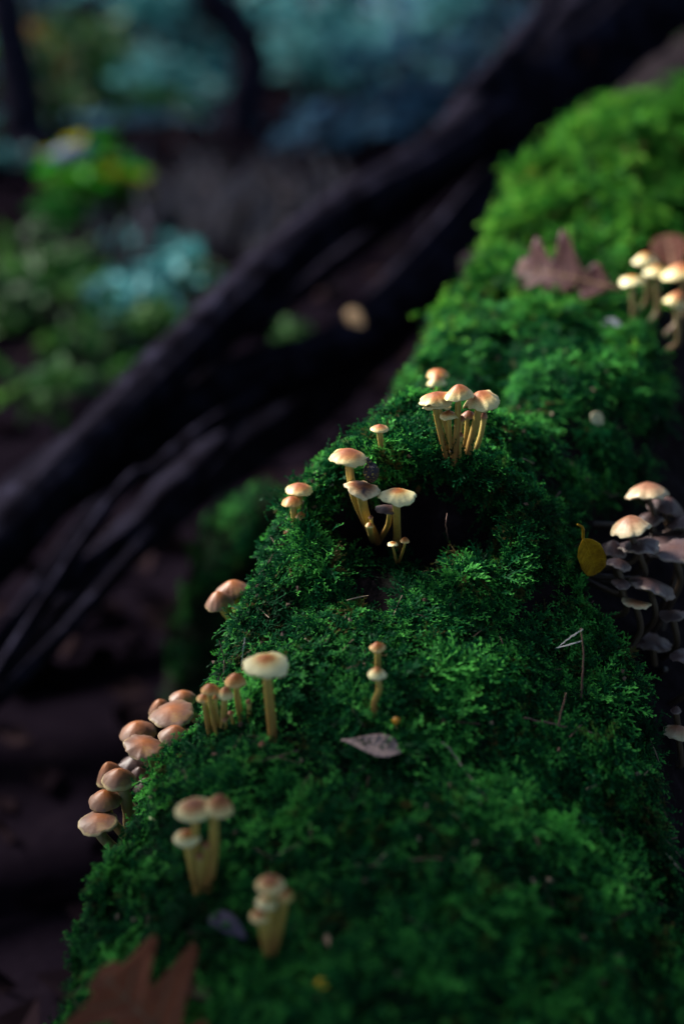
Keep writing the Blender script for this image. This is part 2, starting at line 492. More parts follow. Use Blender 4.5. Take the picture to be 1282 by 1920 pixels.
def moss_tree(name, clumps):
    g = bpy.data.node_groups.new(name, 'GeometryNodeTree')
    g.interface.new_socket('Geometry', in_out='INPUT', socket_type='NodeSocketGeometry')
    g.interface.new_socket('Geometry', in_out='OUTPUT', socket_type='NodeSocketGeometry')
    N, L = g.nodes, g.links
    gi, go = N.new('NodeGroupInput'), N.new('NodeGroupOutput')
    da = N.new('GeometryNodeInputNamedAttribute'); da.data_type = 'FLOAT'; da.inputs[0].default_value = 'dens'
    sa = N.new('GeometryNodeInputNamedAttribute'); sa.data_type = 'FLOAT'; sa.inputs[0].default_value = 'size'
    dp = N.new('GeometryNodeDistributePointsOnFaces')
    L.new(gi.outputs[0], dp.inputs['Mesh']); L.new(da.outputs[0], dp.inputs['Density'])
    j = N.new('GeometryNodeJoinGeometry')
    for c in clumps:
        oi = N.new('GeometryNodeObjectInfo'); oi.inputs['Object'].default_value = c
        ti = N.new('GeometryNodeGeometryToInstance')
        L.new(oi.outputs['Geometry'], ti.inputs[0]); L.new(ti.outputs[0], j.inputs[0])
    ip = N.new('GeometryNodeInstanceOnPoints')
    L.new(dp.outputs['Points'], ip.inputs['Points']); L.new(j.outputs[0], ip.inputs['Instance'])
    ip.inputs['Pick Instance'].default_value = True
    ri = N.new('FunctionNodeRandomValue'); ri.data_type = 'INT'
    ri.inputs['Min'].default_value = 0; ri.inputs['Max'].default_value = len(clumps) - 1
    [L.new(o, ip.inputs['Instance Index']) for o in ri.outputs if o.enabled and o.type == 'INT']
    # turn about the normal
    rv = N.new('FunctionNodeRandomValue'); rv.data_type = 'FLOAT_VECTOR'
    rv.inputs['Min'].default_value = (-.35, -.35, 0); rv.inputs['Max'].default_value = (.35, .35, 6.283)
    er = N.new('FunctionNodeEulerToRotation'); L.new(rv.outputs[0], er.inputs[0])
    rr = N.new('FunctionNodeRotateRotation'); rr.rotation_space = 'LOCAL'
    L.new(dp.outputs['Rotation'], rr.inputs[0]); L.new(er.outputs[0], rr.inputs[1])
    L.new(rr.outputs[0], ip.inputs['Rotation'])
    rs = N.new('FunctionNodeRandomValue'); rs.data_type = 'FLOAT'
    fl = [s for s in rs.inputs if s.type == 'VALUE']
    fl[0].default_value = .5; fl[1].default_value = 1.5
    mu = N.new('ShaderNodeMath'); mu.operation = 'MULTIPLY'
    L.new(sa.outputs[0], mu.inputs[0]); L.new([o for o in rs.outputs if o.type == 'VALUE'][0], mu.inputs[1])
    L.new(mu.outputs[0], ip.inputs['Scale'])
    L.new(ip.outputs[0], go.inputs[0])
    return g

G_NEAR = moss_tree('moss_near', [moss_clump(k, M['moss'], feather=k < 3) for k in range(7)])
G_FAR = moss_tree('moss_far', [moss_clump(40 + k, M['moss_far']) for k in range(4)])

def add_moss(parent, V, F, dens, size, tree, seed=0, label=None):
    o = mesh_obj('moss', V, F, None, parent, attrs={'dens': dens, 'size': size})
    md = o.modifiers.new('moss', 'NODES'); md.node_group = tree
    return tag(o, label, kind='stuff')

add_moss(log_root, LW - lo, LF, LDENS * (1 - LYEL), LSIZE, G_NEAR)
add_moss(log_root, LW - lo, LF, LDENS * LYEL, LSIZE, G_FAR, label='yellow-green moss on the far end of the log, sunlight in its colour')

# ------------------------------------------------------------------ needles and crumbs caught in the moss
def debris():
    rg = np.random.default_rng(77)
    V, F, T = [], [], []
    zf = (LW - CO) @ CF
    ok = np.where((LMASK > .3) & (zf > .6) & (zf < 1.5))[0]
    for i in rg.choice(ok, 420):
        p = LW[i]; nrm = np.array(BVH.find_nearest(Vector(p))[1])
        if nrm[2] < 0: nrm = -nrm
        d = np.cross(nrm, rg.normal(0, 1, 3)); d /= np.linalg.norm(d)
        if rg.uniform() < .6:
            L, wd = rg.uniform(.006, .020), rg.uniform(.0003, .0006)
        else:
            L, wd = rg.uniform(.002, .005), rg.uniform(.0010, .0020)
        d = d * .95 + nrm * rg.uniform(-.05, .35); sd_ = np.cross(nrm, d); sd_ /= np.linalg.norm(sd_)
        c = p + nrm * rg.uniform(.004, .008) - lo; k = len(V)
        V += [c - d * L / 2 - sd_ * wd, c - d * L / 2 + sd_ * wd, c + d * L / 2 + sd_ * wd * .6, c + d * L / 2 - sd_ * wd * .6, c + nrm * wd * 1.5]
        F += [(k, k + 1, k + 4), (k + 1, k + 2, k + 4), (k + 2, k + 3, k + 4), (k + 3, k, k + 4), (k + 3, k + 2, k + 1, k)]
        T += [rg.uniform()] * 5
    m, nt, p = new_mat('forest_crumbs')
    a = nt.nodes.new('ShaderNodeAttribute'); a.attribute_name = 'tone'
    r = ramp(nt, [(0, (.05, .025, .018)), (.6, (.12, .07, .045)), (1, (.28, .22, .15))])
    nt.links.new(a.outputs['Fac'], r.inputs[0]); nt.links.new(r.outputs[0], p.inputs['Base Color'])
    p.inputs['Roughness'].default_value = .7
    tag(mesh_obj('forest_debris', V, F, m, log_root, attrs={'tone': T}, shade=False), 'brown needles and bark crumbs caught in the moss', kind='stuff')
debris()

# ------------------------------------------------------------------ rays onto the log
def ray(px, py):
    d = at(px, py, 1.0) - CO
    h = BVH.ray_cast(Vector(CO), Vector(d))
    return None if h[0] is None else np.array(h[0])

def depth_of(p):
    return float(np.dot(np.asarray(p) - CO, CF))

def on_log(px, py, z=1.0):
    h = ray(px, py)
    if h is None:
        h = np.array(BVH.find_nearest(Vector(at(px, py, z)))[0])
    return h
# ------------------------------------------------------------------ mushrooms
def cap_mesh(rg, Rr, H, conic=0.0, wob=1.0, lobes=0.0, nr=15, seg=44):
    """cap around the origin: rim plane at z=0, apex at z=H; returns verts, faces, rad"""
    th = np.linspace(0, 2 * math.pi, seg, endpoint=False)
    ph = rg.uniform(0, 6.28, 8)
    wr = 1 + wob * (.045 * np.sin(2 * th + ph[0]) + .035 * np.sin(3 * th + ph[1]) + .022 * np.sin(7 * th + ph[2]) + .022 * np.sin(13 * th + ph[3]) + .015 * np.sin(19 * th + ph[4]))
    notch = np.exp(-(((th - ph[7] + math.pi) % (2 * math.pi) - math.pi) / .16) ** 2)
    wr = wr - lobes * .30 * notch
    wz = wob * (.070 * np.sin(2 * th + ph[4]) + .050 * np.sin(3 * th + ph[5]) + .032 * np.sin(8 * th + ph[6]) + .018 * np.sin(15 * th + ph[2])) - lobes * (-.10) * notch
    V, T, rings = [], [], 0
    us = np.concatenate([np.linspace(0.04, .9, nr - 4), [.95, .985, 1.0]])
    for u in us:
        # dome profile with optional cone, slightly inrolled margin
        zd = .70 * (1 - u ** 2.1) + .30 * (1 - u) ** 1.15
        zc = (1 - u) ** .95 * .92 + .08 * math.sqrt(max(0, 1 - u * u))
        zz = H * ((1 - conic) * zd + conic * zc)
        if u > .93: zz -= Rr * .05 * ((u - .93) / .07)
        r = Rr * u * (1 + (wr - 1) * u ** 1.5)
        surf = .012 * Rr * np.sin(3 * th + ph[1] * 2 + 5 * u) * wob
        zv = zz + Rr * wz * u ** 3 + surf * u
        V.append(np.stack([r * np.cos(th), r * np.sin(th), zv], 1)); T += [u] * seg; rings += 1
    # rolled lip and underside
    for (u, dz) in ((.985, -.045), (.93, -.035), (.70, .06), (.35, .12), (.10, .14)):
        r = Rr * u * (1 + (wr - 1) * u ** 1.5)
        zv = -Rr * .05 + Rr * dz + Rr * wz * u ** 3 + np.zeros(seg)
        zv = np.minimum(zv, V[0][:, 2].min() - .02 * Rr)
        V.append(np.stack([r * np.cos(th), r * np.sin(th), zv], 1)); T += [1.0] * seg; rings += 1
    V = np.vstack(V)
    F = grid_faces(rings, seg, True)
    V = np.vstack([V, [[0, 0, H * 1.0 + (.02 * H if conic else .0)]]]); T.append(0.0)
    a = len(V) - 1
    F += [(a, (j + 1) % seg, j) for j in range(seg)]
    F += [tuple((rings - 1) * seg + j for j in range(seg))[::-1]]
    F = [f[::-1] for f in F]
    return V, F, np.array(T), wz, wr

def gill_mesh(Rr, rs, wz, wr, H, seg=44):
    th = np.linspace(0, 2 * math.pi, seg * 2, endpoint=False)
    wz2 = np.interp(np.arange(seg * 2) / 2, np.arange(seg), wz); wr2 = np.interp(np.arange(seg * 2) / 2, np.arange(seg), wr)
    V = []
    for (u, d, dep) in ((.92, -.095, .0), (.75, -.04, .10), (.45, .02, .12), (max(.12, rs / Rr), .05, .08)):
        alt = np.where(np.arange(seg * 2) % 2 == 0, 0, -dep)
        r = Rr * u * (1 + (wr2 - 1) * u ** 1.5)
        V.append(np.stack([r * np.cos(th), r * np.sin(th), Rr * (d + alt) + Rr * wz2 * u ** 3], 1))
    return np.vstack(V), grid_faces(4, seg * 2, True)

MUSH = []
def mushroom(label, box, stem, hw=(5, 6), roll=0, mat='cap_pale', stem_mat='stem', z=None, lean=1.0, conic=0.0, lobes=0.0, wob=1.0, group=None, tilt=0.0, hmin=.28, wall=False):
    """box: the cap's outline in the photograph; stem: points down to the foot, which stands on the log.
    z: depth of the cap when its foot is out of sight (the foot is then found straight below)"""
    rg = np.random.default_rng(len(MUSH) * 31 + 5)
    x0, y0, x1, y1 = box
    cx, Rp = (x0 + x1) / 2, (x1 - x0) / 2
    el = PITCH + math.atan((( y0 + y1) / 2 - 960) / FX) + R(tilt)
    want = (y1 - y0) / Rp - math.sin(el) * .92 - .07
    Hn = hmin
    for k in range(60):            # dome height whose outline fills the box
        k_ = hmin + .016 * k
        q = math.sin(el) / (2 * k_ * math.cos(el))
        topn = k_ * math.cos(el) + (math.sin(el) ** 2 / (4 * k_ * math.cos(el)) if q < 1 else math.sin(el) - k_ * math.cos(el))
        Hn = k_
        if topn >= want: break
    cy = y1 - Rp * (math.sin(el) * .92 + .07)
    if z is None:
        foot = on_log(*stem[-1])
        zb = depth_of(foot)
        if 800 < stem[-1][1] < 900 and zb > 1.12:      # the sight line slips over the ridge
            foot = np.array(BVH.find_nearest(Vector(at(*stem[-1], 1.05)))[0]); zb = depth_of(foot)
        pts = []
        for (qx, qy) in [(cx * .0 + stem[0][0], cy)] + list(stem[:-1]):
            dyc = (stem[-1][1] - qy) / FX * zb
            pts.append(at(qx, qy, zb - math.tan(PITCH) * dyc * lean))
        C = at(cx, cy, zb - math.tan(PITCH) * (stem[-1][1] - cy) / FX * zb * lean)
        pts.append(foot)
    else:
        C = at(cx, cy, z)
        h = BVH.ray_cast(Vector(C + np.array([stem[-1][0] * 0.0, 0, -.005])), Vector((0, 0, -1)))
        foot = np.array(h[0]) if h[0] is not None else np.array(BVH.find_nearest(Vector(C))[0])
        pts = [at(stem[0][0], cy, z)]
        for (qx, qy) in stem[:-1]:
            pts.append(at(qx, qy, z + math.tan(PITCH) * (qy - cy) / FX * z * lean))
        if len(stem) > 1:
            pts.append(at(*stem[-1], z + math.tan(PITCH) * (stem[-1][1] - cy) / FX * z * lean))
        d = foot - pts[-1]
        near = np.array(BVH.find_nearest(Vector(pts[-1]))[0])
        if np.linalg.norm(near - pts[-1]) < np.linalg.norm(d): foot = near
        if wall:
            foot = on_log(*stem[-1], 1.0); df = depth_of(foot)
            if df > z + .075: foot = at(*stem[-1], z + .075)
            S = [(stem[0][0], cy)] + list(stem[:-1]); df = depth_of(foot)
            pts = [at(qx, qy, z + (df - z) * ((qy - cy) / (stem[-1][1] - cy)) ** 1.5) for qx, qy in S]
        pts.append(foot)
    # sink the foot a little
    dlast = pts[-1] - pts[-2]; dlast /= np.linalg.norm(dlast) + 1e-9
    P = [p for i, p in enumerate(pts) if i == 0 or np.linalg.norm(p - pts[i - 1]) > .0012]
    P.append(pts[-1] + dlast * .006)
    zc = depth_of(C)
    Rm = Rp / FX * zc
    r0, r1 = hw[0] / FX * zc, hw[1] / FX * zc
    root = empty('mushroom', foot, label, 'mushroom', group)
    Q = catmull(P, 14 + 4 * len(P))
    Q[0] = Q[0]
    # the stem enters the cap
    s = np.linspace(0, 1, len(Q))
    rad = r0 + (r1 - r0) * s ** 1.4 + r0 * .18 * np.exp(-(s / .08) ** 2)
    rad = rad * (1 + .05 * np.sin(9 * s + rg.uniform(0, 6)))
    V, F = tube(Q, rad, 14, True, ridge=.035, rn=5, seed=len(MUSH))
    mesh_obj('stem', V - foot, F, M[stem_mat], root, attrs={'rad': np.repeat(s, 14)})
    lobes = lobes or max(0., rg.uniform(-.25, .42))
    Vc, Fc, T, wz, wr = cap_mesh(rg, Rm, Hn * Rm, conic, wob, lobes)
    up = np.array([0, 0, 1.0])
    rot = Matrix.Rotation(R(roll), 3, Vector(-CF)) @ Matrix.Rotation(R(tilt), 3, Vector(CX)) @ Matrix.Rotation(rg.uniform(0, 6.28), 3, 'Z')
    rm = np.array(rot)
    off = C - foot
    cap = mesh_obj('cap', Vc @ rm.T, Fc, M[mat], root, loc=off, attrs={'rad': T})
    Vg, Fg = gill_mesh(Rm, r0, wz, wr, Hn * Rm)
    mesh_obj('gills', Vg @ rm.T, Fg, M['gills'], cap)
    MUSH.append((label, C, foot))
    return root

B, O, BR, MV, DK = 'cap_bright', 'cap_orange', 'cap_brown', 'cap_mauve', 'cap_shaded'
# cluster on the crest of the hump
g = 'tight mushroom cluster on the crest of the hump'
mushroom('cream and tan cap tucked behind the lobed front cap of the crest cluster', (785, 733, 850, 762), [(822, 762), (838, 810), (850, 857)], (4, 5), 8, group=g, wob=1.4, lean=.75)
mushroom('drooping pale tan cap on a long leaning stem, outermost of the crest cluster', (793, 742, 843, 769), [(816, 768), (824, 806), (838, 856)], (5.5, 7), 3, group=g, wob=1.3)
mushroom('domed tan mushroom rising highest in the middle of the crest cluster', (833, 719, 889, 752), [(859, 750), (857, 800), (852, 858)], (6, 6), 9, group=g)
mushroom('widest tan cap of the crest cluster, tilted with a pointed rim on thick stem', (867, 731, 940, 768), [(899, 762), (887, 810), (874, 860)], (6.5, 8.5), 13, group=g, wob=1.5)
mushroom('small pointed cream cap in front of the crest cluster stems', (823, 768, 859, 787), [(842, 786), (843, 820), (848, 857)], (4.2, 5), 0, group=g, conic=.5)
mushroom('tiny pinkish brown button cap among the crest cluster stems', (858, 777, 873, 790), [(866, 789), (861, 825), (857, 857)], (3, 4), 0, BR, group=g)
mushroom('low brown cap under the widest cap of the crest cluster', (864, 769, 892, 785), [(876, 785), (873, 820), (867, 858)], (4.2, 5), 0, BR, group=g, lean=.8)
mushroom('brown pointed cap half hidden behind the thick stem of the crest cluster', (893, 767, 915, 785), [(908, 783), (900, 820), (886, 857)], (5, 6), -8, BR, group=g, conic=.5, lean=.7)
mushroom('dark red-brown bud low between the crest cluster stems', (857, 803, 869, 819), [(863, 818), (862, 840), (862, 860)], (3.5, 4), 0, BR, group=g)
mushroom('tiny yellow bud on a thin stem in the crest cluster', (850, 786, 859, 800), [(855, 799), (853, 830), (853, 858)], (2.5, 3), 0, O, group=g)
# behind the hump
g = 'blurred mushrooms behind the crest cluster'
mushroom('blurred orange-brown cap, upper of the pair behind the crest cluster', (799, 690, 842, 710), [(822, 715), (818, 760)], (5, 6), 0, O, z=1.155, group=g)
mushroom('blurred cream cap, lower of the pair behind the crest cluster', (801, 701, 837, 725), [(820, 725), (815, 765)], (5, 6), 0, z=1.14, group=g)
mushroom('blurred pale cap with orange centre behind the leaning crest stem', (791, 788, 839, 816), [(815, 815), (815, 850)], (5.5, 6), 0, B, z=1.10, group=g)
mushroom('blurred dark red cap peeping over the crest moss', (776, 811, 803, 832), [(789, 832), (789, 850)], (4, 4), 0, BR, z=1.10, group=g)
mushroom('blurred red-brown cap lowest behind the crest moss', (781, 834, 812, 850), [(797, 850), (797, 860)], (4, 4), 0, BR, z=1.095, group=g)
# in and over the dark hollow
g = 'mushrooms growing in the dark hollow of the hump'
mushroom('large smooth domed tan cap with a ragged pale rim beside the speckled black lump', (616, 839, 690, 874), [(654, 873), (663, 925), (682, 970), (702, 1006)], (8, 9), -3, group=g, wall=True, z=.985, wob=.9)
mushroom('tan cap dusted with black specks above the hollow', (643, 903, 713, 931), [(677, 928), (687, 972), (706, 1010)], (9, 9), -9, 'cap_stained', group=g, wall=True, z=.985, wob=1.2)
mushroom('cream-rimmed cap with a rust centre on a straight stem in the hollow', (711, 913, 780, 946), [(743, 944), (744, 985), (745, 1026)], (7.5, 8), 0, B, conic=.25, group=g, wall=True, z=.98, wob=1.2)
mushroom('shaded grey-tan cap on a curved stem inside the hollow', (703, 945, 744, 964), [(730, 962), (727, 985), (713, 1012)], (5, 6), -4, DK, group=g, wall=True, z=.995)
mushroom('tiny flat cream cap, one of two dwarf mushrooms at the foot of the hollow', (726, 1015, 747, 1025), [(736, 1024), (740, 1040), (744, 1058)], (2.5, 3), 0, B, group=g, wall=True, z=.99)
mushroom('tiny domed brownish cap, one of two dwarf mushrooms at the foot of the hollow', (749, 1006, 768, 1019), [(759, 1018), (754, 1037), (746, 1058)], (2.5, 3), -4, O, group=g, wall=True, z=.99)
mushroom('orange bud low on the stems in the hollow', (684, 979, 701, 990), [(692, 988), (695, 1000), (700, 1014)], (6, 7), -6, O, group=g, wall=True, z=1.0)
mushroom('slim brown bud beside the speckled cap stem in the hollow', (690, 957, 700, 973), [(695, 972), (697, 990), (702, 1012)], (3, 4), 0, BR, group=g, wall=True, z=1.0)
mushroom('single small pointed cap standing on the moss ridge above the hollow', (694, 794, 729, 811), [(711, 810), (716, 842), (720, 868)], (5.5, 6.2), 0, conic=.55, wob=.5)
# left edge of the hump
g = 'small group on the outer slope of the hump'
mushroom('pale domed cap on top of the small group beside two grass needles', (534, 904, 587, 930), [(562, 928), (560, 970), (559, 1008)], (5.5, 6.5), 0, z=1.045, group=g, wob=.6)
mushroom('orange-tan cap directly below the pale domed cap', (527, 929, 567, 951), [(549, 950), (553, 980), (558, 1008)], (6, 7), 3, O, z=1.035, group=g, wob=.6)
mushroom('pinkish bud beside the grass needles on the outer slope', (553, 955, 575, 976), [(563, 975), (561, 1008)], (4.5, 5), 0, O, z=1.035, group=g)
g = 'pair of plump brown caps poking out of the moss edge'
mushroom('upper plump brown cap of a pair poking out of the moss edge', (406, 1086, 468, 1122), [(440, 1120), (452, 1150)], (9, 9), 8, MV, z=1.09, group=g)
mushroom('lower mauve lobed cap of a pair poking out of the moss edge', (382, 1107, 440, 1146), [(420, 1142), (440, 1165)], (9, 9), 8, MV, z=1.075, group=g, lobes=.7)
# mauve staircase cluster on the left flank
g = 'staircase of mauve-brown mushrooms down the flank of the log'
SD = 'stem_dull'
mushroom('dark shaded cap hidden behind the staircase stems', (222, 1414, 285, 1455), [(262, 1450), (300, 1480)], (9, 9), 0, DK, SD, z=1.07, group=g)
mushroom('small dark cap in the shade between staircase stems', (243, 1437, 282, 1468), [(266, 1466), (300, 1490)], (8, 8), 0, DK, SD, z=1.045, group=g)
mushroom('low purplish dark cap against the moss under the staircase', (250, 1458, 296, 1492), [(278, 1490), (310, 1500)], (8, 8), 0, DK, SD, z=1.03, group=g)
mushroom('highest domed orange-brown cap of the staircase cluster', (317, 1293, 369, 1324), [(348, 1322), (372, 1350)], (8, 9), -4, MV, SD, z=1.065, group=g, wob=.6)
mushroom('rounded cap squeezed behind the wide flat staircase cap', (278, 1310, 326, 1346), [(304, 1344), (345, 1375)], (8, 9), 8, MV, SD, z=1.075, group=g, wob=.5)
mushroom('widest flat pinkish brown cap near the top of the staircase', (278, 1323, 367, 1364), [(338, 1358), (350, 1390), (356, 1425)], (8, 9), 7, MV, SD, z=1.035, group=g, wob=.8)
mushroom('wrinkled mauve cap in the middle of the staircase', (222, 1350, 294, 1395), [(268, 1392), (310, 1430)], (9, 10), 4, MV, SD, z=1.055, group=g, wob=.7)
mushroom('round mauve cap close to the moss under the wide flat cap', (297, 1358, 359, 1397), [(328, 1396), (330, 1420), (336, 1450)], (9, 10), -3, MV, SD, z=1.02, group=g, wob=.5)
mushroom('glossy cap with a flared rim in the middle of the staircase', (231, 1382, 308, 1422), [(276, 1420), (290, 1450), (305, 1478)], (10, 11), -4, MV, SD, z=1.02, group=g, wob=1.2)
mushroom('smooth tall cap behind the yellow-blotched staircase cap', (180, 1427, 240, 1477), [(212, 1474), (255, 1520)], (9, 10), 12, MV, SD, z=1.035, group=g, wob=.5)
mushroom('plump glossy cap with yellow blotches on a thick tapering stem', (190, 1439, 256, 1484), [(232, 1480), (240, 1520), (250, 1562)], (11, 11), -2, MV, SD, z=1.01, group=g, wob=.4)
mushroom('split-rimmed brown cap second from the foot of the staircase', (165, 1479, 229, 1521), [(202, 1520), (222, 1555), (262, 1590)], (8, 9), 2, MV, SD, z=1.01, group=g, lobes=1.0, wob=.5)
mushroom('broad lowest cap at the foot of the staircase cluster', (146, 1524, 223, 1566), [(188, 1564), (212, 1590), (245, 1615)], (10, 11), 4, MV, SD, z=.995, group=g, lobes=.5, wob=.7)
# small group and the tall bright one
g = 'small orange mushrooms beside the tall bright one'
mushroom('tall mushroom with a broad cream cap and orange centre on open moss', (454, 1222, 543, 1270), [(500, 1268), (507, 1335), (512, 1394)], (8, 10.5), -1, B, wob=.8, conic=.5)
mushroom('domed orange cap nearest the tall bright mushroom', (421, 1261, 462, 1290), [(443, 1288), (448, 1330), (454, 1358)], (5.5, 6), -3, 'cap_orange', group=g, wob=.5)
mushroom('rounded orange cap on the longest stem of the small group', (376, 1281, 412, 1304), [(393, 1302), (400, 1345), (410, 1380)], (5, 7), 0, O, group=g, wob=.4)
mushroom('orange-brown cap at the outer edge of the small group', (368, 1299, 397, 1318), [(383, 1316), (388, 1345), (394, 1380)], (5, 6), 0, O, group=g, wob=.5, lean=.85)
mushroom('pale-rimmed domed cap in the middle of the small group', (407, 1287, 439, 1313), [(421, 1312), (418, 1350), (416, 1382)], (5.5, 6), -3, 'cap_pale', group=g, wob=.4)
mushroom('tiny brown button in front of the small group', (414, 1341, 429, 1353), [(422, 1352), (423, 1366), (424, 1380)], (3.3, 4), 0, BR, group=g)
mushroom('tiny brown button with a bent stem behind the small group', (426, 1332, 439, 1341), [(433, 1340), (436, 1352), (439, 1364)], (3, 3.5), 0, BR, group=g)
mushroom('thin reddish bud between the small group and the tall mushroom', (460, 1308, 473, 1321), [(467, 1320), (467, 1340), (466, 1356)], (4, 4), 0, BR, group=g)
mushroom('pinkish bud hidden behind the small group', (398, 1301, 410, 1313), [(404, 1312), (408, 1350), (412, 1378)], (3, 4), 0, O, group=g, lean=.8)
mushroom('red bud in the moss at the foot of the tall mushroom', (484, 1388, 499, 1402), [(491, 1401), (491, 1408)], (4, 4), 0, BR, lean=1)
# the stacked pair
g = 'two small mushrooms one above the other on the open moss'
mushroom('small rust cap rising above a conical cap on open moss', (692, 1203, 723, 1223), [(708, 1220), (708, 1245), (708, 1270)], (5.5, 6), 3, O, group=g, conic=.4)
mushroom('small conical cream and orange cap on a wavy yellow stem', (689, 1249, 725, 1275), [(708, 1273), (711, 1292), (701, 1322), (707, 1354)], (5.5, 5.5), 0, B, group=g, conic=.95, wob=.4)
# near blurred groups
g = 'blurred trio with yellow stems sharing one foot'
mushroom('broad rounded tan cap of the trio sharing one foot of yellow stems', (327, 1495, 402, 1541), [(366, 1540), (368, 1600), (375, 1680)], (6.5, 9), 2, group=g, wob=.5)
mushroom('orange-tan cap touching the broad rounded cap of the yellow-stemmed trio', (383, 1488, 437, 1533), [(401, 1532), (401, 1600), (391, 1676)], (8, 10), -10, 'cap_pale', group=g, wob=.7, lean=.9)
mushroom('smaller lower cream cap with a pink-brown centre in the yellow-stemmed trio', (325, 1555, 375, 1588), [(354, 1586), (362, 1630), (374, 1682)], (9, 11), -3, B, group=g, wob=.4)
mushroom('dull red bud between two yellow stems of the trio', (378, 1571, 396, 1592), [(387, 1590), (384, 1630), (382, 1678)], (6, 8), 0, BR, group=g, lean=.95)
mushroom('dark brown button low on the yellow stems of the trio', (364, 1597, 384, 1612), [(374, 1611), (375, 1640), (378, 1680)], (6, 8), 0, BR, group=g)
g = 'blurred knot of four small mushrooms'
mushroom('top tan cap of the knot of four small mushrooms', (479, 1641, 534, 1678), [(508, 1676), (510, 1730), (508, 1798)], (7, 9), 0, group=g, wob=.6)
mushroom('small orange cap at the side of the knot of four small mushrooms', (518, 1662, 549, 1691), [(533, 1690), (525, 1740), (512, 1798)], (6, 8), -6, O, group=g, wob=.5)
mushroom('white cap in the middle of the knot of four small mushrooms', (479, 1678, 520, 1707), [(502, 1706), (503, 1750), (505, 1798)], (7, 9), -4, B, group=g, wob=.5)
mushroom('lowest cream cap of the knot of four small mushrooms', (468, 1704, 506, 1731), [(490, 1730), (496, 1760), (503, 1798)], (7, 9), 4, group=g, wob=.5)
# dusky crowd on the right flank, its shade put into cap and stem colours
g = 'dusky crowd of thin caps on the shaded flank'
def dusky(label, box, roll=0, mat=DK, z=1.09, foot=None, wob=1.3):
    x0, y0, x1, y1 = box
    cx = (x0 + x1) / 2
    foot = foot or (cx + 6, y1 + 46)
    mushroom(label, box, [(cx, y1 - 2), foot], (6, 6.5), roll, mat, 'stem_shaded', z=z, group=g, wob=wob, hmin=.16, tilt=-10 + (x0 * 7 % 13) - 4)
dusky('brightest ochre-topped cap, highest of the dusky crowd', (1172, 903, 1257, 936), 3, 'cap_pale_shaded', 1.11)
dusky('pinkish tilted disc cap near the yellow leaf in the dusky crowd', (1143, 965, 1223, 1004), 11, 'cap_pale_shaded', 1.06)
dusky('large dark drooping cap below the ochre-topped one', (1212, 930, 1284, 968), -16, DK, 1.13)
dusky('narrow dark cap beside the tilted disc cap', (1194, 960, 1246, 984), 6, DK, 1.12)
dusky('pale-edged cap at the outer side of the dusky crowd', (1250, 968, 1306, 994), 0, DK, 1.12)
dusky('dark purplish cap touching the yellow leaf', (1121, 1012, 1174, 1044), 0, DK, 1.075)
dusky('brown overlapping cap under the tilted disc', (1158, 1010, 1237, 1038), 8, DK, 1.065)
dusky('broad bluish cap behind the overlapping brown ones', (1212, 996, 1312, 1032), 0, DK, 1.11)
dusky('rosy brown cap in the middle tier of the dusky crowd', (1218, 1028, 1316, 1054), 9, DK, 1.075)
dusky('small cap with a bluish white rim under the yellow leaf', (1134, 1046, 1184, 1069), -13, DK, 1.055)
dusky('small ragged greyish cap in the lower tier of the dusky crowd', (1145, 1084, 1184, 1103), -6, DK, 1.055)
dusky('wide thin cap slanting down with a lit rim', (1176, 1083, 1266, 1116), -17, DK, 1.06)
dusky('low isolated cream-edged cap under the dusky crowd', (1167, 1125, 1219, 1141), -6, 'cap_pale_shaded', 1.05)
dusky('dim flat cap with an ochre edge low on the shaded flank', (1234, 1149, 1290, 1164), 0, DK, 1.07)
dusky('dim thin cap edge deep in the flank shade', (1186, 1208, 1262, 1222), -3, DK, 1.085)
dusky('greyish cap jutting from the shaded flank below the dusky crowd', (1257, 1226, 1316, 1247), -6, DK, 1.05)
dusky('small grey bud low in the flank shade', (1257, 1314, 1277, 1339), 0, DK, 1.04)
dusky('cream and ochre cap alone at the lowest of the flank', (1241, 1359, 1302, 1386), 0, 'cap_pale_shaded', 1.03)
# far right group
g = 'blurred pale group beside the purple oak leaf'
def farm(label, box, roll=0, mat=B, z=1.40):
    x0, y0, x1, y1 = box
    mushroom(label, box, [((x0 + x1) / 2, y1 - 2), ((x0 + x1) / 2 + 4, y1 + 60)], (5, 6), roll, mat, 'stem_dull', z=z, group=g, hmin=.2)
farm('white round cap standing highest beside the purple oak leaf', (1185, 473, 1233, 499))
farm('cream cap below the white one beside the purple oak leaf', (1207, 497, 1252, 519), 0, B, 1.39)
farm('large cream cap with an orange top in the group by the oak leaf', (1243, 492, 1312, 525), 4, 'cap_pale', 1.37)
farm('thin pale cap touching the purple oak leaf tip', (1161, 516, 1209, 535), 4, B, 1.38)
farm('lowest pale cap of the blurred group by the oak leaf', (1243, 545, 1292, 577), -14, 'cap_pale', 1.35)
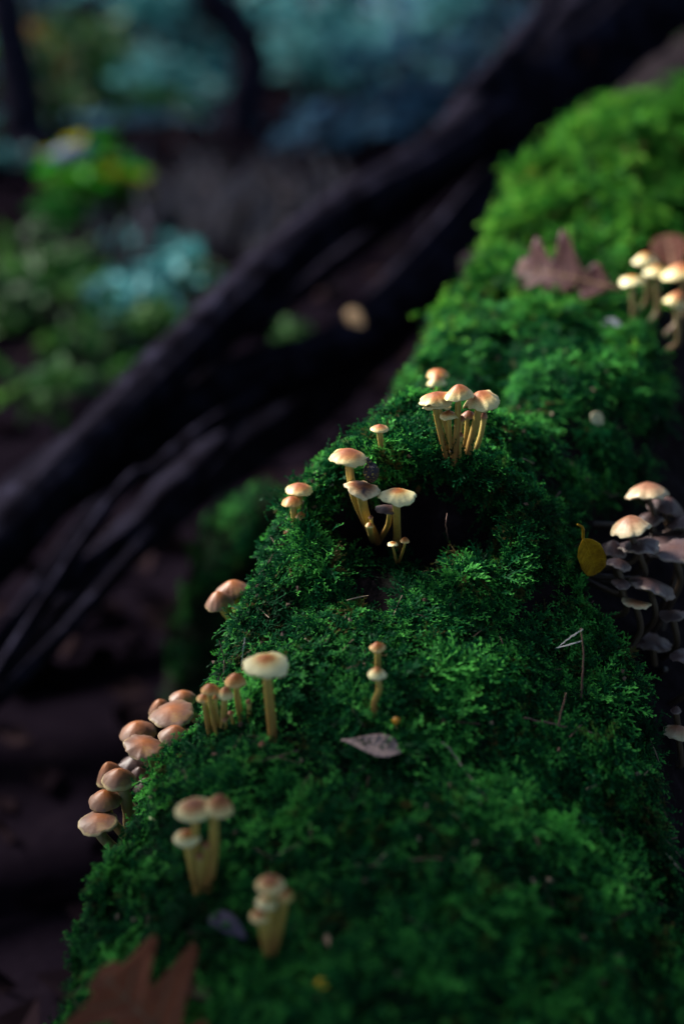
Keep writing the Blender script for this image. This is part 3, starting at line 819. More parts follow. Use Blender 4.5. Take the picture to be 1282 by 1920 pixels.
# ------------------------------------------------------------------ the shrivelled dark one by the hollow
def rotten():
    C = at(696, 886, .985)
    base = at(692, 905, .985)
    root = empty('rotten_mushroom', base, 'shrivelled black lump speckled with yellow between two pale caps at the hollow', 'mushroom')
    m, nt, p = new_mat('rotten_skin')
    n = noise_node(nt, 650, 3); r = ramp(nt, [(.46, (.022, .016, .034)), (.56, (.05, .035, .05)), (.60, (.50, .38, .06)), (.75, (.42, .30, .05))], 'CONSTANT')
    nt.links.new(n.outputs['Fac'], r.inputs[0]); nt.links.new(r.outputs[0], p.inputs['Base Color'])
    p.inputs['Roughness'].default_value = .4
    add_bump(nt, p, n.outputs['Fac'], .9, .002)
    th = np.linspace(0, 2 * math.pi, 22, endpoint=False); V = []
    rx, rz = 15.5 / FX * .985, 19 / FX * .985
    for ph in np.linspace(.08, math.pi - .08, 14):
        for t in th:
            d = Vector((math.sin(ph) * math.cos(t), math.sin(ph) * math.sin(t), math.cos(ph)))
            k = 1 + .16 * noise.noise(d * 4.5) + .10 * noise.noise(d * 11)
            V.append((rx * k * d.x * (1 - .25 * max(0, -d.z)), rx * k * d.y, rz * k * d.z))
    F = grid_faces(14, 22, True); F.append(tuple(range(22))); F.append(tuple(13 * 22 + j for j in range(22))[::-1])
    cap = mesh_obj('cap', V, F, m, root, loc=C - base)
    Q = catmull([C - base + np.array([-.002, 0, .006]), at(694, 868, .983) - base, at(688, 858, .982) - base], 8)
    V, F = tube(Q, np.linspace(.0022, .0012, 8), 7); mesh_obj('tail', V, F, m, root)
rotten()

# ------------------------------------------------------------------ leaves
def mat_leaf(name, a, b, rough=.5, tr=.15, scale=60):
    m, nt, p = new_mat(name); L = nt.links
    n = noise_node(nt, scale, 5, .65); r = ramp(nt, [(.3, a), (.7, b)])
    L.new(n.outputs['Fac'], r.inputs[0]); L.new(r.outputs[0], p.inputs['Base Color'])
    p.inputs['Roughness'].default_value = rough; p.inputs['Specular IOR Level'].default_value = .12
    add_bump(nt, p, n.outputs['Fac'], .3, .002)
    t = nt.nodes.new('ShaderNodeBsdfTranslucent'); L.new(r.outputs[0], t.inputs[0])
    ms = nt.nodes.new('ShaderNodeMixShader'); ms.inputs[0].default_value = tr
    L.new(p.outputs[0], ms.inputs[1]); L.new(t.outputs[0], ms.inputs[2]); L.new(ms.outputs[0], nt.nodes['Material Output'].inputs[0])
    return m
M['leaf_purple'] = mat_leaf('leaf_purple', (.050, .020, .025), (.11, .050, .056))
M['leaf_russet'] = mat_leaf('leaf_russet', (.050, .014, .009), (.09, .026, .014))
M['leaf_rust'] = mat_leaf('leaf_rust', (.16, .048, .025), (.26, .085, .042))
M['leaf_grey'] = mat_leaf('leaf_grey', (.20, .15, .16), (.34, .26, .25))
M['leaf_yellow'] = mat_leaf('leaf_yellow', (.20, .09, .008), (.60, .38, .02), scale=110)
M['leaf_gold'] = mat_leaf('leaf_gold', (.55, .36, .015), (.70, .50, .025))
M['leaf_cream'] = mat_leaf('leaf_cream', (.62, .58, .38), (.75, .72, .50))
M['leaf_blue'] = mat_leaf('leaf_blue', (.035, .032, .06), (.08, .075, .13))
M['leaf_tan'] = mat_leaf('leaf_tan', (.46, .30, .17), (.60, .42, .26))
M['vein'] = mat_noise('vein', [(.3, (.16, .09, .05)), (.7, (.24, .14, .08))], 80)

def shape_oval(s): return math.sin(math.pi * s ** .8) ** .8
def shape_round(s): return math.sqrt(max(0, 1 - (2 * s - 1) ** 2))
def shape_oak(s):
    return float(np.interp(s, [0, .10, .19, .24, .32, .36, .48, .54, .62, .66, .75, .80, .87, .90, .95, 1], [.03, .10, .42, .44, .20, .24, .92, .96, .30, .26, .70, .70, .24, .22, .20, 0]))

def leaf(name, label, cat, base, tip, half, mat, shape=shape_oval, facing=.5, curl=.15, bend=.1, lobe_fwd=0.0, lift=.004, stalk=None, z=None, group=None, roll=0.0):
    """base, tip: ends of the midrib in the photograph; half: half width in pixels there"""
    def pos(q):
        if len(q) == 3: return at(*q)
        h = on_log(*q, z or 1.0); return h - (h - CO) / np.linalg.norm(h - CO) * lift
    a, b = pos(base), pos(tip)
    if abs(depth_of(a) - depth_of(b)) > .09:           # one end lies past the log's edge
        if ray(*base[:2]) is None: a = at(*base[:2], depth_of(on_log(*tip[:2])) - .01); b = pos(tip)
        else: b = at(*tip[:2], depth_of(a))
        if abs(depth_of(a) - depth_of(b)) > .09: a = at(*base[:2], depth_of(b))
    ax = b - a; Ln = np.linalg.norm(ax); ax = ax / Ln
    nrm = (1 - facing) * np.array([0, 0, 1.0]) + facing * (CO - a) / np.linalg.norm(CO - a)
    nrm = nrm - ax * np.dot(nrm, ax); nrm /= np.linalg.norm(nrm)
    sd_ = np.cross(nrm, ax)
    c, s_ = math.cos(R(roll)), math.sin(R(roll))
    sd_, nrm = sd_ * c + nrm * s_, nrm * c - sd_ * s_
    hw = half / FX * depth_of((a + b) / 2)
    n = 49; ks = [-1, -.72, -.4, 0, .4, .72, 1]
    V = []
    for i in range(n):
        s = i / (n - 1)
        wv = max(shape(s), .01)
        for k in ks:
            ss = s + lobe_fwd * abs(k) * wv
            y = hw * wv * k
            zz = curl * hw * k * k * wv + bend * Ln * math.sin(math.pi * s) + .05 * hw * noise.noise(Vector((s * 5, k * 2, half)))
            V.append(ax * Ln * ss + sd_ * y + nrm * zz)
    root = empty(name, a, label, cat, group)
    bl = mesh_obj('blade', V, grid_faces(n, len(ks)), mat, root)
    so = bl.modifiers.new('thickness', 'SOLIDIFY'); so.thickness = .0004; so.offset = 0
    mid = [V[i * len(ks) + 3] + nrm * .0002 for i in range(n)]
    v, f = tube(mid[::4], np.linspace(.0008, .0002, len(mid[::4])) * max(1, Ln / .06), 6)
    mesh_obj('midrib', v, f, M['vein'] if name == 'oak_leaf' else mat, bl)
    if Ln > .03:
        VV, FF = [], []
        for i in range(6, n - 6, 6):
            for c0, c1 in ((2, 0), (4, 6)):
                i2 = min(n - 1, i + 4)
                L_ = [V[i * len(ks) + 3], V[min(n - 1, i + 2) * len(ks) + c0], V[i2 * len(ks) + c1]]
                v, f = tube(np.array(L_) + nrm * .0002, [.0005 * max(1, Ln / .06), .0004, .0002], 5); k_ = len(VV)
                VV += list(v); FF += [tuple(q + k_ for q in ff) for ff in f]
        mesh_obj('side_veins', VV, FF, M['vein'] if name == 'oak_leaf' else mat, bl)
    if stalk:
        P = catmull([np.zeros(3)] + [pos(q) - a for q in stalk], 12)
        v, f = tube(P, np.linspace(.0009, .0007, 12) * max(1, hw / .008), 7)
        mesh_obj('stalk', v, f, mat, root)
    return root

leaf('oak_leaf', 'large purple-brown lobed oak leaf lying on moss beside pale mushrooms', 'leaf', (1168, 545, 1.40), (968, 500, 1.46), 85, M['leaf_purple'], shape_oak, .85, .18, .06, .14, roll=8)
leaf('oak_leaf', 'dark reddish leaf standing up behind the white round cap', 'leaf', (1262, 505, 1.47), (1248, 440, 1.55), 34, M['leaf_russet'], shape_oval, .8, .3, .05)
leaf('oak_leaf', 'large russet lobed oak leaf lying on the low mossy end of the log', 'leaf', (400, 2040, .735), (185, 1822, .765), 165, M['leaf_rust'], shape_oak, .85, .18, .04, .14)
leaf('dead_leaf', 'curled greyish pink leaf lying on the open moss', 'leaf', (640, 1388), (752, 1412), 26, M['leaf_grey'], lambda q: float(np.interp(q, [0, .22, .45, .68, .85, 1], [.04, .30, .72, 1.0, .80, .03])), .75, .35, .03, lift=.009, roll=-18)
leaf('yellow_leaf', 'yellow leaf with a thin stalk propped at the moss edge', 'leaf', (1093, 1010, 1.005), (1118, 1076, 1.04), 26, M['leaf_yellow'], lambda q: float(np.interp(q, [0, .06, .2, .5, .8, .94, 1], [.02, .55, .93, 1, .78, .35, .02])), .8, .35, .05, stalk=[(1092, 990, 1.0), (1082, 983, .998)])
leaf('small_leaf', 'tiny white oval leaf on the moss behind the hump', 'leaf', (1108, 775), (1130, 797), 13, M['leaf_cream'], shape_oval, .6, .2, .05, lift=.016)
leaf('small_leaf', 'tiny bright yellow leaf at the log edge near the purple oak leaf', 'leaf', (884, 500), (914, 494), 11, M['leaf_gold'], shape_round, .8, .2, .05, lift=.022)
leaf('small_leaf', 'tiny orange-brown leaf at the tip of the purple oak leaf', 'leaf', (934, 482), (960, 474), 9, M['leaf_tan'], shape_round, .8, .2, .05, lift=.016)
leaf('small_leaf', 'tiny orange leaf high on the edge of the bright far moss', 'leaf', (988, 327), (1008, 318), 9, M['leaf_yellow'], shape_round, .8, .2, .05, lift=.02)
leaf('small_leaf', 'small yellow round leaf on dark moss beyond the knot of four', 'leaf', (592, 1843), (619, 1847), 11, M['leaf_gold'], shape_round, .8, .2, .05, lift=.012)
leaf('small_leaf', 'small orange leaf on dark moss above the yellow round one', 'leaf', (612, 1752), (616, 1776), 5, M['leaf_tan'], shape_oval, .8, .2, .05, lift=.01)
leaf('dead_leaf', 'bluish wet leaf between the yellow-stemmed trio and the knot of four', 'leaf', (395, 1718), (462, 1762), 20, M['leaf_blue'], shape_oval, .6, .5, .05, lift=.007)
leaf('dead_leaf', 'dim brown leaf fragment beside the russet oak leaf', 'leaf', (350, 1852), (398, 1878), 15, M['leaf_purple'], shape_oval, .5, .4, .05, lift=.007)
leaf('small_leaf', 'tiny yellow fleck in the moss beside the staircase stems', 'leaf', (279, 1532), (292, 1543), 4, M['leaf_cream'], shape_oval, .8, .2, .05, lift=.008)
leaf('small_leaf', 'bluish grey leaf scrap on bare wood below the purple oak leaf', 'leaf', (1128, 606), (1172, 618), 13, mat_leaf('leaf_slate', (.22, .24, .30), (.36, .39, .46)), shape_oval, .6, .3, .05, lift=.012)
leaf('small_leaf', 'narrow blue-grey leaf scrap on the edge of the mossy mound', 'leaf', (1168, 684), (1186, 704), 8, bpy.data.materials['leaf_slate'], shape_oval, .6, .3, .05, lift=.012)
# orange bud
bd = on_log(742, 1374)
ob = empty('orange_bud', bd, 'tiny round orange fungus bud on a short stalk above the grey leaf', 'fungus')
th = np.linspace(0, 2 * math.pi, 12, endpoint=False)
V = [((.0026 + .0004 * math.sin(3 * t)) * math.sin(p) * math.cos(t), .0026 * math.sin(p) * math.sin(t), .0025 * math.cos(p) + .009) for p in np.linspace(.1, 3.04, 8) for t in th]
mesh_obj('head', V, grid_faces(8, 12, True), mat_noise('bud_skin', [(.3, (.62, .22, .01)), (.7, (.78, .36, .03))], 200, .4), ob)
v, f = tube([(0, 0, -.003), (.0003, 0, .003), (0, 0, .008)], [.0008, .0007, .0009], 6); mesh_obj('stalk', v, f, M['stem'], ob)

# ------------------------------------------------------------------ twigs and needles on the moss
M['twig_brown'] = mat_noise('twig_brown', [(.3, (.10, .05, .045)), (.7, (.22, .12, .09))], 160, .7, .5, .001)
M['twig_pale'] = mat_noise('twig_pale', [(.3, (.26, .22, .15)), (.7, (.42, .36, .26))], 160, .7, .5, .001)
M['needle_grey'] = mat_noise('needle_grey', [(.3, (.30, .33, .36)), (.7, (.48, .52, .56))], 160, .5)
M['needle_dark'] = mat_noise('needle_dark', [(.3, (.05, .03, .025)), (.7, (.10, .06, .045))], 160, .6)
def twig(name, label, pts, wpx, mat, lift=.006, branches=(), free=None):
    P = []
    for i, q in enumerate(pts):
        if len(q) == 3: P.append(at(*q))
        else:
            h = on_log(*q); P.append(h - (h - CO) / np.linalg.norm(h - CO) * lift)
    P = np.array(P); base = P[-1].copy()
    wz = wpx / FX * depth_of(base) / 2
    Q = catmull(P - base, 22)
    rg = np.random.default_rng(len(label))
    Q[1:-1] += rg.normal(0, wz * .28, (20, 3))
    root = empty(name, base, label, 'twig' if 'twig' in name else 'needle')
    v, f = tube(Q, np.linspace(wz * .55, wz, 22), 7, ridge=.1, seed=len(label))
    st = mesh_obj('shoot', v, f, mat, root)
    for bp in branches:
        Bp = [at(*q) if len(q) == 3 else (lambda h: h - (h - CO) / np.linalg.norm(h - CO) * lift)(on_log(*q)) for q in bp]
        v, f = tube(catmull(np.array(Bp) - base, 10), np.linspace(wz * .7, wz * .35, 10), 6)
        mesh_obj('side_shoot', v, f, mat, root)
    return root
zt = .96
twig('dry_twig', 'upright thin brown twig with two grey needles leaning on it', [(1089, 1178, .945), (1093, 1225, .95), (1092, 1268, .955), (1089, 1312)], 4, M['twig_brown'])
twig('pine_needle', 'upper grey needle leaning on the upright brown twig', [(1093, 1180, .944), (1070, 1195, .947), (1046, 1214)], 2.2, M['needle_grey'])
twig('pine_needle', 'lower grey needle crossing the upright brown twig', [(1090, 1202, .946), (1068, 1209, .95), (1040, 1216)], 2.2, M['needle_grey'])
twig('dry_twig', 'long reddish brown twig lying across the moss with short side shoots', [(980, 1346), (1030, 1356), (1080, 1368), (1135, 1380)], 5, M['twig_brown'], .008, [[(1082, 1366), (1096, 1354)], [(1082, 1368), (1068, 1382)]])
twig('dry_twig', 'short slanting twig rising from the long reddish twig', [(1061, 1300, .93), (1052, 1335, .932), (1045, 1362)], 3.2, M['twig_brown'])
twig('dry_twig', 'tan bent twig stuck in the moss near the grey leaf', [(828, 1392), (850, 1412), (880, 1458), (905, 1490), (920, 1508)], 7, M['twig_pale'], .006)
twig('dry_twig', 'thin greyish twig leaning up behind the conical mushroom', [(829, 1236, .935), (800, 1262, .938), (768, 1290)], 3, M['twig_brown'], .005)
twig('dry_twig', 'thin dark reddish twig lying on moss below the small orange group', [(455, 1440), (500, 1425), (560, 1408)], 3.5, M['twig_brown'], .006)
twig('dry_twig', 'dim upright straw on dark moss below the tan bent twig', [(800, 1508, .855), (792, 1540, .86), (785, 1575)], 6, M['twig_pale'])
twig('dry_twig', 'short dim straw under the grey leaf', [(692, 1456, .875), (686, 1482, .88), (682, 1512)], 5, M['twig_brown'])
twig('dry_twig', 'slanting brown straw on dark moss near the knot of four', [(735, 1690, .80), (708, 1726, .80), (678, 1762)], 7, M['twig_brown'])
twig('dry_twig', 'forked purplish twig on the darkest moss', [(1078, 1770, .80), (1062, 1810, .80), (1040, 1850)], 6, M['twig_brown'], .006, [[(1060, 1818), (1100, 1802)]])
twig('dry_twig', 'pale V of two straws at the moss edge', [(1300, 1665), (1270, 1625), (1243, 1595)], 3, M['twig_pale'], .008, [[(1243, 1595), (1268, 1626), (1292, 1648)]])
twig('dry_twig', 'thin orange-brown twig dropping over the dark edge of the hollow', [(838, 962, 1.0), (836, 985, 1.0), (840, 1015)], 2.4, M['twig_brown'])
twig('pine_needle', 'long pale hair-like needle above the small orange group', [(459, 1196, .955), (455, 1225, .955), (452, 1252)], 1.8, M['needle_grey'])
twig('pine_needle', 'forked dark needle behind the small orange group', [(411, 1202, .99), (420, 1236, .99), (424, 1260)], 3, M['needle_dark'], .004, [[(420, 1238, .99), (419, 1270, .985), (415, 1290, .98)]])
twig('pine_needle', 'taller of two dark grass needles beside the pale domed cap', [(569, 938, 1.03), (565, 975, 1.035), (561, 1028)], 2.6, M['needle_dark'], .002)
twig('pine_needle', 'shorter of two dark grass needles beside the pale domed cap', [(576, 952, 1.03), (568, 985, 1.035), (562, 1030)], 2.4, M['needle_dark'], .002)
twig('pine_needle', 'thin pale needle shining on the dark flank moss', [(1144, 1376), (1150, 1380), (1160, 1388)], 2.4, M['needle_grey'], .006)
twig('dry_twig', 'dim reddish twig lying flat on dark moss', [(770, 1612), (820, 1610), (875, 1616)], 5, M['twig_brown'], .006)
twig('pine_needle', 'thin dull needle lying on dark moss beside the tan bent twig', [(846, 1524), (868, 1545), (885, 1568)], 4, M['twig_brown'], .006)

# ------------------------------------------------------------------ dead trunk and branches beyond the log
M['bark'] = mat_noise('bark', [(.30, (.0055, .0045, .0072)), (.52, (.0150, .0135, .0225)), (.70, (.036, .034, .060))], 26, .8, 1.0, .03, spec=0, detail=8)  # bluish sky sheen is put into the lighter bark tones
def limb(name, label, pts, seed, group=None, cat='branch', forks=(), seg=26):
    """pts: (px, py, depth, radius in px)"""
    C = np.array([at(p[0], p[1], p[2]) for p in pts])
    rr = np.array([p[3] / FX * p[2] for p in pts])
    if 'arching' not in label:                          # carry the low end on until it lies on the floor
        d = C[0] - C[1]; d[2] = 0; d /= np.linalg.norm(d)
        e = C[0] + d * max(.25, (C[0][2] - .05) * 1.6); e[2] = ground_h(e[0], e[1]) + rr[0] * .5
        C = np.vstack([e, C]); rr = np.concatenate([[rr[0]], rr])
    n = 60
    Q = catmull(C, n); rad = np.interp(np.linspace(0, 1, n), np.linspace(0, 1, len(rr)), rr)
    base = Q[0].copy()
    root = empty(name, base, label, cat, group)
    v, f = tube(Q - base, rad, seg, ridge=.07, rn=7, seed=seed, bump=.22)
    mesh_obj('trunk' if 'tree' in name else 'shoot', v, f, M['bark'], root)
    for fk in forks:
        C2 = np.array([at(p[0], p[1], p[2]) for p in fk]); r2 = np.array([p[3] / FX * p[2] for p in fk])
        Q2 = catmull(C2, 24)
        v, f = tube(Q2 - base, np.interp(np.linspace(0, 1, 24), np.linspace(0, 1, len(r2)), r2), 14, ridge=.06, seed=seed + 3, bump=.2)
        mesh_obj('side_branch', v, f, M['bark'], root)
    return root
limb('fallen_tree', 'long dark barkless trunk leaning away behind the log with a blue sheen in its colour', [(-220, 1235, 1.55, 66), (0, 1020, 1.65, 58), (300, 705, 1.85, 46), (600, 432, 2.15, 44), (860, 268, 2.5, 48), (1070, 80, 2.85, 88), (1300, -140, 3.2, 120)], 1, cat='fallen tree',
     forks=[[(880, 190, 2.55, 26), (965, 90, 2.6, 22), (1040, -10, 2.7, 18), (1120, -130, 2.8, 14)]])
limb('fallen_tree', 'second dark trunk lying lower and closer to the mossy log', [(-150, 1120, 1.75, 60), (120, 900, 1.82, 62), (300, 795, 1.9, 58), (500, 705, 2.0, 52), (640, 652, 2.1, 45), (800, 520, 2.3, 52), (960, 340, 2.6, 60), (1120, 170, 2.9, 66), (1300, 20, 3.2, 66)], 5, cat='fallen tree')
limb('dead_branch', 'long thin faint branch running down beneath the dark trunks', [(-80, 1390, 1.5, 14), (60, 1250, 1.55, 15), (230, 1060, 1.65, 14), (330, 940, 1.75, 11), (520, 700, 1.95, 8)], 9)
limb('dead_branch', 'short faint branch beneath the second dark trunk', [(180, 980, 1.62, 12), (290, 880, 1.7, 13), (400, 790, 1.8, 12), (500, 735, 1.95, 10)], 12)
limb('dead_branch', 'dark faint branch low beside the mossy stump', [(20, 1180, 1.6, 16), (140, 1080, 1.65, 17), (260, 990, 1.72, 14), (330, 930, 1.8, 10)], 14)
limb('fallen_tree', 'third dark trunk half hidden against the side of the mossy log', [(250, 1010, 2.0, 40), (420, 860, 2.1, 56), (600, 720, 2.2, 62), (760, 560, 2.4, 58), (900, 400, 2.65, 56), (1040, 240, 2.9, 60), (1220, 60, 3.2, 60)], 21, cat='fallen tree')
limb('dead_branch', 'ridged branch lying between the two leaning dark trunks', [(380, 690, 2.2, 16), (560, 545, 2.35, 22), (720, 420, 2.5, 26), (880, 290, 2.7, 30), (1010, 170, 2.9, 32), (1150, 50, 3.1, 34)], 23)
limb('dead_branch', 'arching blue-grey twig over the undergrowth beyond the first leaning trunk', [(560, 290, 4.6, 7), (640, 190, 4.6, 7), (720, 125, 4.6, 6), (820, 120, 4.6, 5)], 31)
limb('dead_branch', 'lower arching twig below the blue-grey one beyond the first leaning trunk', [(500, 330, 4.8, 6), (590, 260, 4.8, 6), (690, 200, 4.8, 6), (760, 170, 4.8, 4)], 33)
# leaves caught on the trunks
leaf('dead_leaf', 'pale tan leaf caught on the second dark trunk', 'leaf', (650, 580, 1.99), (682, 612, 1.98), 15, M['leaf_tan'], shape_oval, .9, .1, .02)
leaf('dead_leaf', 'pinkish leaf showing between the two dark trunks', 'leaf', (578, 525, 2.35), (612, 500, 2.38), 15, mat_leaf('leaf_pink', (.20, .11, .14), (.32, .19, .23)), shape_oval, .9, .1, .02)
leaf('dead_leaf', 'reddish brown leaf stuck where the trunks meet', 'leaf', (1080, 120, 2.72), (1108, 82, 2.72), 16, M['leaf_russet'], shape_oval, .9, .1, .02)

# ------------------------------------------------------------------ mossy stump beyond the log
def stump():
    c = at(415, 1080, 1.75); gx, gy = c[0], c[1]
    gz = ground_h(gx, gy); top = at(420, 895, 1.75)[2]
    root = empty('mossy_stump', (gx, gy, gz), 'low leaning stump coated in dark moss in the shade behind the log', 'stump')
    n, m = 40, 40; V = []; mk = []
    for i in range(n):
        s = i / (n - 1)
        for j in range(m):
            t = 2 * math.pi * j / m
            rr = (.080 - .025 * s ** 1.5) * (1 if s < .85 else math.sqrt(max(.02, 1 - ((s - .85) / .15) ** 2)))
            d = Vector((math.cos(t), math.sin(t), s * 3))
            rr *= 1 + .18 * noise.noise(d * 1.7) + .08 * noise.noise(d * 5)
            V.append((rr * math.cos(t) + .05 * s * s, rr * math.sin(t), (top - gz + .03) * s - .03)); mk.append(.5 + .5 * s)
    F = grid_faces(n, m, True); F.append(tuple((n - 1) * m + j for j in range(m)))
    mesh_obj('wood', V, F, M['wood'], root, attrs={'moss': mk})
    add_moss(root, V, F, np.array(mk) ** 2 * 3500, np.full(len(V), 1.3), G_NEAR)  # moss thinned so the dark wood stands in for shade
stump()

# ------------------------------------------------------------------ undergrowth
def mat_foliage(name, stops, rough=.6, tr=.3, spec=.18):
    m, nt, p = new_mat(name); L = nt.links
    a = nt.nodes.new('ShaderNodeAttribute'); a.attribute_name = 'tone'
    r = ramp(nt, stops); L.new(a.outputs['Fac'], r.inputs[0]); L.new(r.outputs[0], p.inputs['Base Color'])
    p.inputs['Roughness'].default_value = rough; p.inputs['Specular IOR Level'].default_value = spec
    t = nt.nodes.new('ShaderNodeBsdfTranslucent'); L.new(r.outputs[0], t.inputs[0])
    ms = nt.nodes.new('ShaderNodeMixShader'); ms.inputs[0].default_value = tr
    L.new(p.outputs[0], ms.inputs[1]); L.new(t.outputs[0], ms.inputs[2]); L.new(ms.outputs[0], nt.nodes['Material Output'].inputs[0])
    return m
FOL = {
 'teal': mat_foliage('leaves_teal', [(0, (.010, .042, .050)), (.5, (.040, .18, .20)), (1, (.15, .46, .48))]),
 'green': mat_foliage('leaves_green', [(0, (.012, .050, .016)), (.6, (.025, .10, .025)), (1, (.06, .17, .03))]),
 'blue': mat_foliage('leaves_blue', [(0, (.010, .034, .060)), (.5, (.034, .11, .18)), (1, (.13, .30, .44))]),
 'lime': mat_foliage('leaves_lime', [(0, (.008, .13, .014)), (.75, (.020, .28, .014)), (.93, (.10, .32, .012)), (1, (.36, .34, .02))]),
 'rust': mat_foliage('leaves_rust', [(0, (.10, .05, .03)), (.6, (.24, .14, .04)), (1, (.42, .30, .05))]),
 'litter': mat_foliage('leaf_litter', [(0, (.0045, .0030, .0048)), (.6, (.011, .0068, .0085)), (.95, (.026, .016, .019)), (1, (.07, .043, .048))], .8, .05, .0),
 'straw': mat_foliage('dry_grass', [(0, (.02, .019, .025)), (.6, (.06, .057, .070)), (1, (.20, .18, .21))], .6, .1),
}
def leaf_cloud(P, size, rg, flat=.5, aspect=.5):
    """many folded leaves at points P; returns verts, faces, tone"""
    k = len(P)
    d = rg.normal(0, 1, (k, 3)); d[:, 2] *= (1 - flat); d /= np.linalg.norm(d, axis=1)[:, None]
    up = rg.normal(0, .55, (k, 3)) + np.array([0, 0, 1.]); s = np.cross(d, up); s /= np.linalg.norm(s, axis=1)[:, None]
    nn = np.cross(s, d)
    L = size * rg.uniform(.6, 1.3, k)[:, None]
    a = P - d * L / 2; b = P + d * L / 2; mid = P + nn * L * -.06
    l = P + s * L * aspect * .5 + nn * L * .06; r = P - s * L * aspect * .5 + nn * L * .06
    V = np.stack([a, l, mid, r, b], 1).reshape(-1, 3)
    F = []
    for i in range(k):
        o = 5 * i; F += [(o, o + 2, o + 1), (o + 1, o + 2, o + 4), (o, o + 3, o + 2), (o + 2, o + 3, o + 4)]
    return V, F, np.repeat(rg.uniform(0, 1, k), 5)

def ground_pt(px, py):
    d = at(px, py, 1.0) - CO
    t = 1.0
    for _ in range(60):
        p = CO + d * t; t += max(.005, (p[2] - ground_h(p[0], p[1])) * .8)
    return CO + d * t

def shrub(label, px, py, z, wm, hm, n, size, kind, group=None, stems=5, name='shrub', flat=.4):
    """px, py, z: the middle of its crown"""
    c = at(px, py, z); rg = np.random.default_rng(int(px * 7 + py * 3 + z * 100) & 0xffff)
    foot = np.array([c[0], c[1], ground_h(c[0], c[1])])
    root = empty(name, foot, label, 'shrub', group)
    cc = c - foot
    # leaves gathered in sprays at the ends of stems
    V, F, sp = [], [], []
    for i in range(stems):
        e = cc + np.array([rg.uniform(-.5, .5) * wm, rg.uniform(-.4, .4) * wm, rg.uniform(-.45, .5) * hm])
        P = catmull([np.array([rg.normal(0, .03), rg.normal(0, .03), -.02]), np.array([e[0] * .3, e[1] * .3, e[2] * .55]), e], 10)
        v, f = tube(P, np.linspace(.010, .003, 10) * max(.6, hm), 6); k = len(V); V += list(v); F += [tuple(q + k for q in ff) for ff in f]
        sp.append(P)
    mesh_obj('stems', V, F, M['bark'], root)
    pts, own = [], []
    lit = rg.uniform(-.35, .45, stems)  # random tone offset for each spray of leaves
    for i in range(n):
        k = rg.integers(stems); P = sp[k]; t = rg.uniform(.6, 1.0) ** .6; q = P[int(t * 9)]
        pts.append(q + rg.normal(0, .11, 3) * np.array([wm, wm * .7, hm * .8])); own.append(lit[k])
    pts = np.array(pts); pts[:, 2] = np.maximum(pts[:, 2], .02)
    v, f, t = leaf_cloud(pts, size, rg, flat)
    t = np.clip(t * .6 + .2 + np.repeat(own, 5), 0, 1)
    mesh_obj('foliage', v, f, FOL[kind], root, attrs={'tone': t}, shade=False)
    return root
g = 'blurred undergrowth beyond the trunks'
shrub('bright green and yellow leafy bush, brightest of the undergrowth', 165, 325, 4.0, .34, .20, 260, .10, 'lime', None, 8, flat=.7)
shrub('teal bush behind the bright green one, between two thin trees', 250, 130, 7.0, 1.1, .9, 620, .13, 'teal', g, 9)
shrub('teal bush right behind the elbow of the curved thin tree', 590, 130, 7.2, 1.1, .9, 620, .13, 'teal', g, 9)
shrub('hazy blue-green bush furthest back above the trunks', 760, 90, 8.0, 1.3, 1.0, 420, .14, 'blue', g, 9)
shrub('dark green spray beside the straight thin tree', 110, 170, 5.4, .6, .5, 160, .09, 'green', g)
shrub('low green bush hugging the floor below the straight thin tree', 50, 540, 3.2, .40, .26, 150, .08, 'green', g)
shrub('low teal fern-like bush in front of the dry grass', 310, 560, 3.1, .36, .22, 160, .075, 'teal', g)
shrub('small green bush below the dry grass beside the dark trunk', 400, 520, 3.2, .25, .20, 100, .07, 'green', g)
shrub('dim green bush low beyond the first dark trunk', 130, 690, 2.6, .30, .12, 60, .06, 'green', g)
shrub('teal spray under the curved thin tree', 330, 250, 6.6, .8, .5, 220, .10, 'teal', g)
shrub('green spray low between the two dark trunks', 555, 590, 2.6, .12, .08, 40, .05, 'green', g)
shrub('dim teal bush far behind where the trunks meet', 930, 50, 7.5, 1.1, .9, 280, .12, 'teal', g, 8)
shrub('small rust-leaved twiggy bush with yellow leaves high beyond', 90, 75, 5.8, .18, .14, 22, .10, 'rust')
shrub('teal bush on the outer side of the straight thin tree', -60, 330, 4.8, .5, .5, 160, .09, 'teal', g)
shrub('blue-grey bush behind the rust-leaved twigs', 20, 60, 7.0, .9, .9, 260, .12, 'blue', g, 8)
shrub('wide blue-grey bush between the curved tree and the leaning trunk', 620, 280, 5.4, .7, .5, 220, .11, 'blue', g, 8)
shrub('dim teal thicket right behind the bright green bush', 290, 200, 6.6, .8, .5, 240, .10, 'teal', g, 9)
shrub('bluish thicket low behind the bright green bush', 290, 330, 6.0, .6, .30, 200, .09, 'blue', g, 9)
shrub('dark green thicket under the rust-leaved twigs', 180, 90, 6.0, .8, .55, 260, .11, 'green', g, 9)
shrub('pale teal thicket above the arching twigs', 560, 60, 6.2, .7, .5, 260, .11, 'teal', g, 9)
shrub('greyish blue thicket crossed by the arching twigs', 690, 190, 5.6, .6, .45, 200, .10, 'blue', g, 9)
shrub('dim blue thicket beyond the fork of the leaning trunk', 850, 120, 6.0, .6, .5, 180, .10, 'blue', g, 9)
shrub('low green clump on the floor beneath the bright bush', 100, 500, 3.5, .30, .18, 110, .075, 'green', g, 7)
shrub('low teal clump beside the dry grass', 300, 480, 3.8, .26, .12, 70, .08, 'teal', g, 7)
shrub('low green clump close to the first leaning trunk', 240, 600, 2.9, .26, .14, 80, .06, 'green', g, 7)
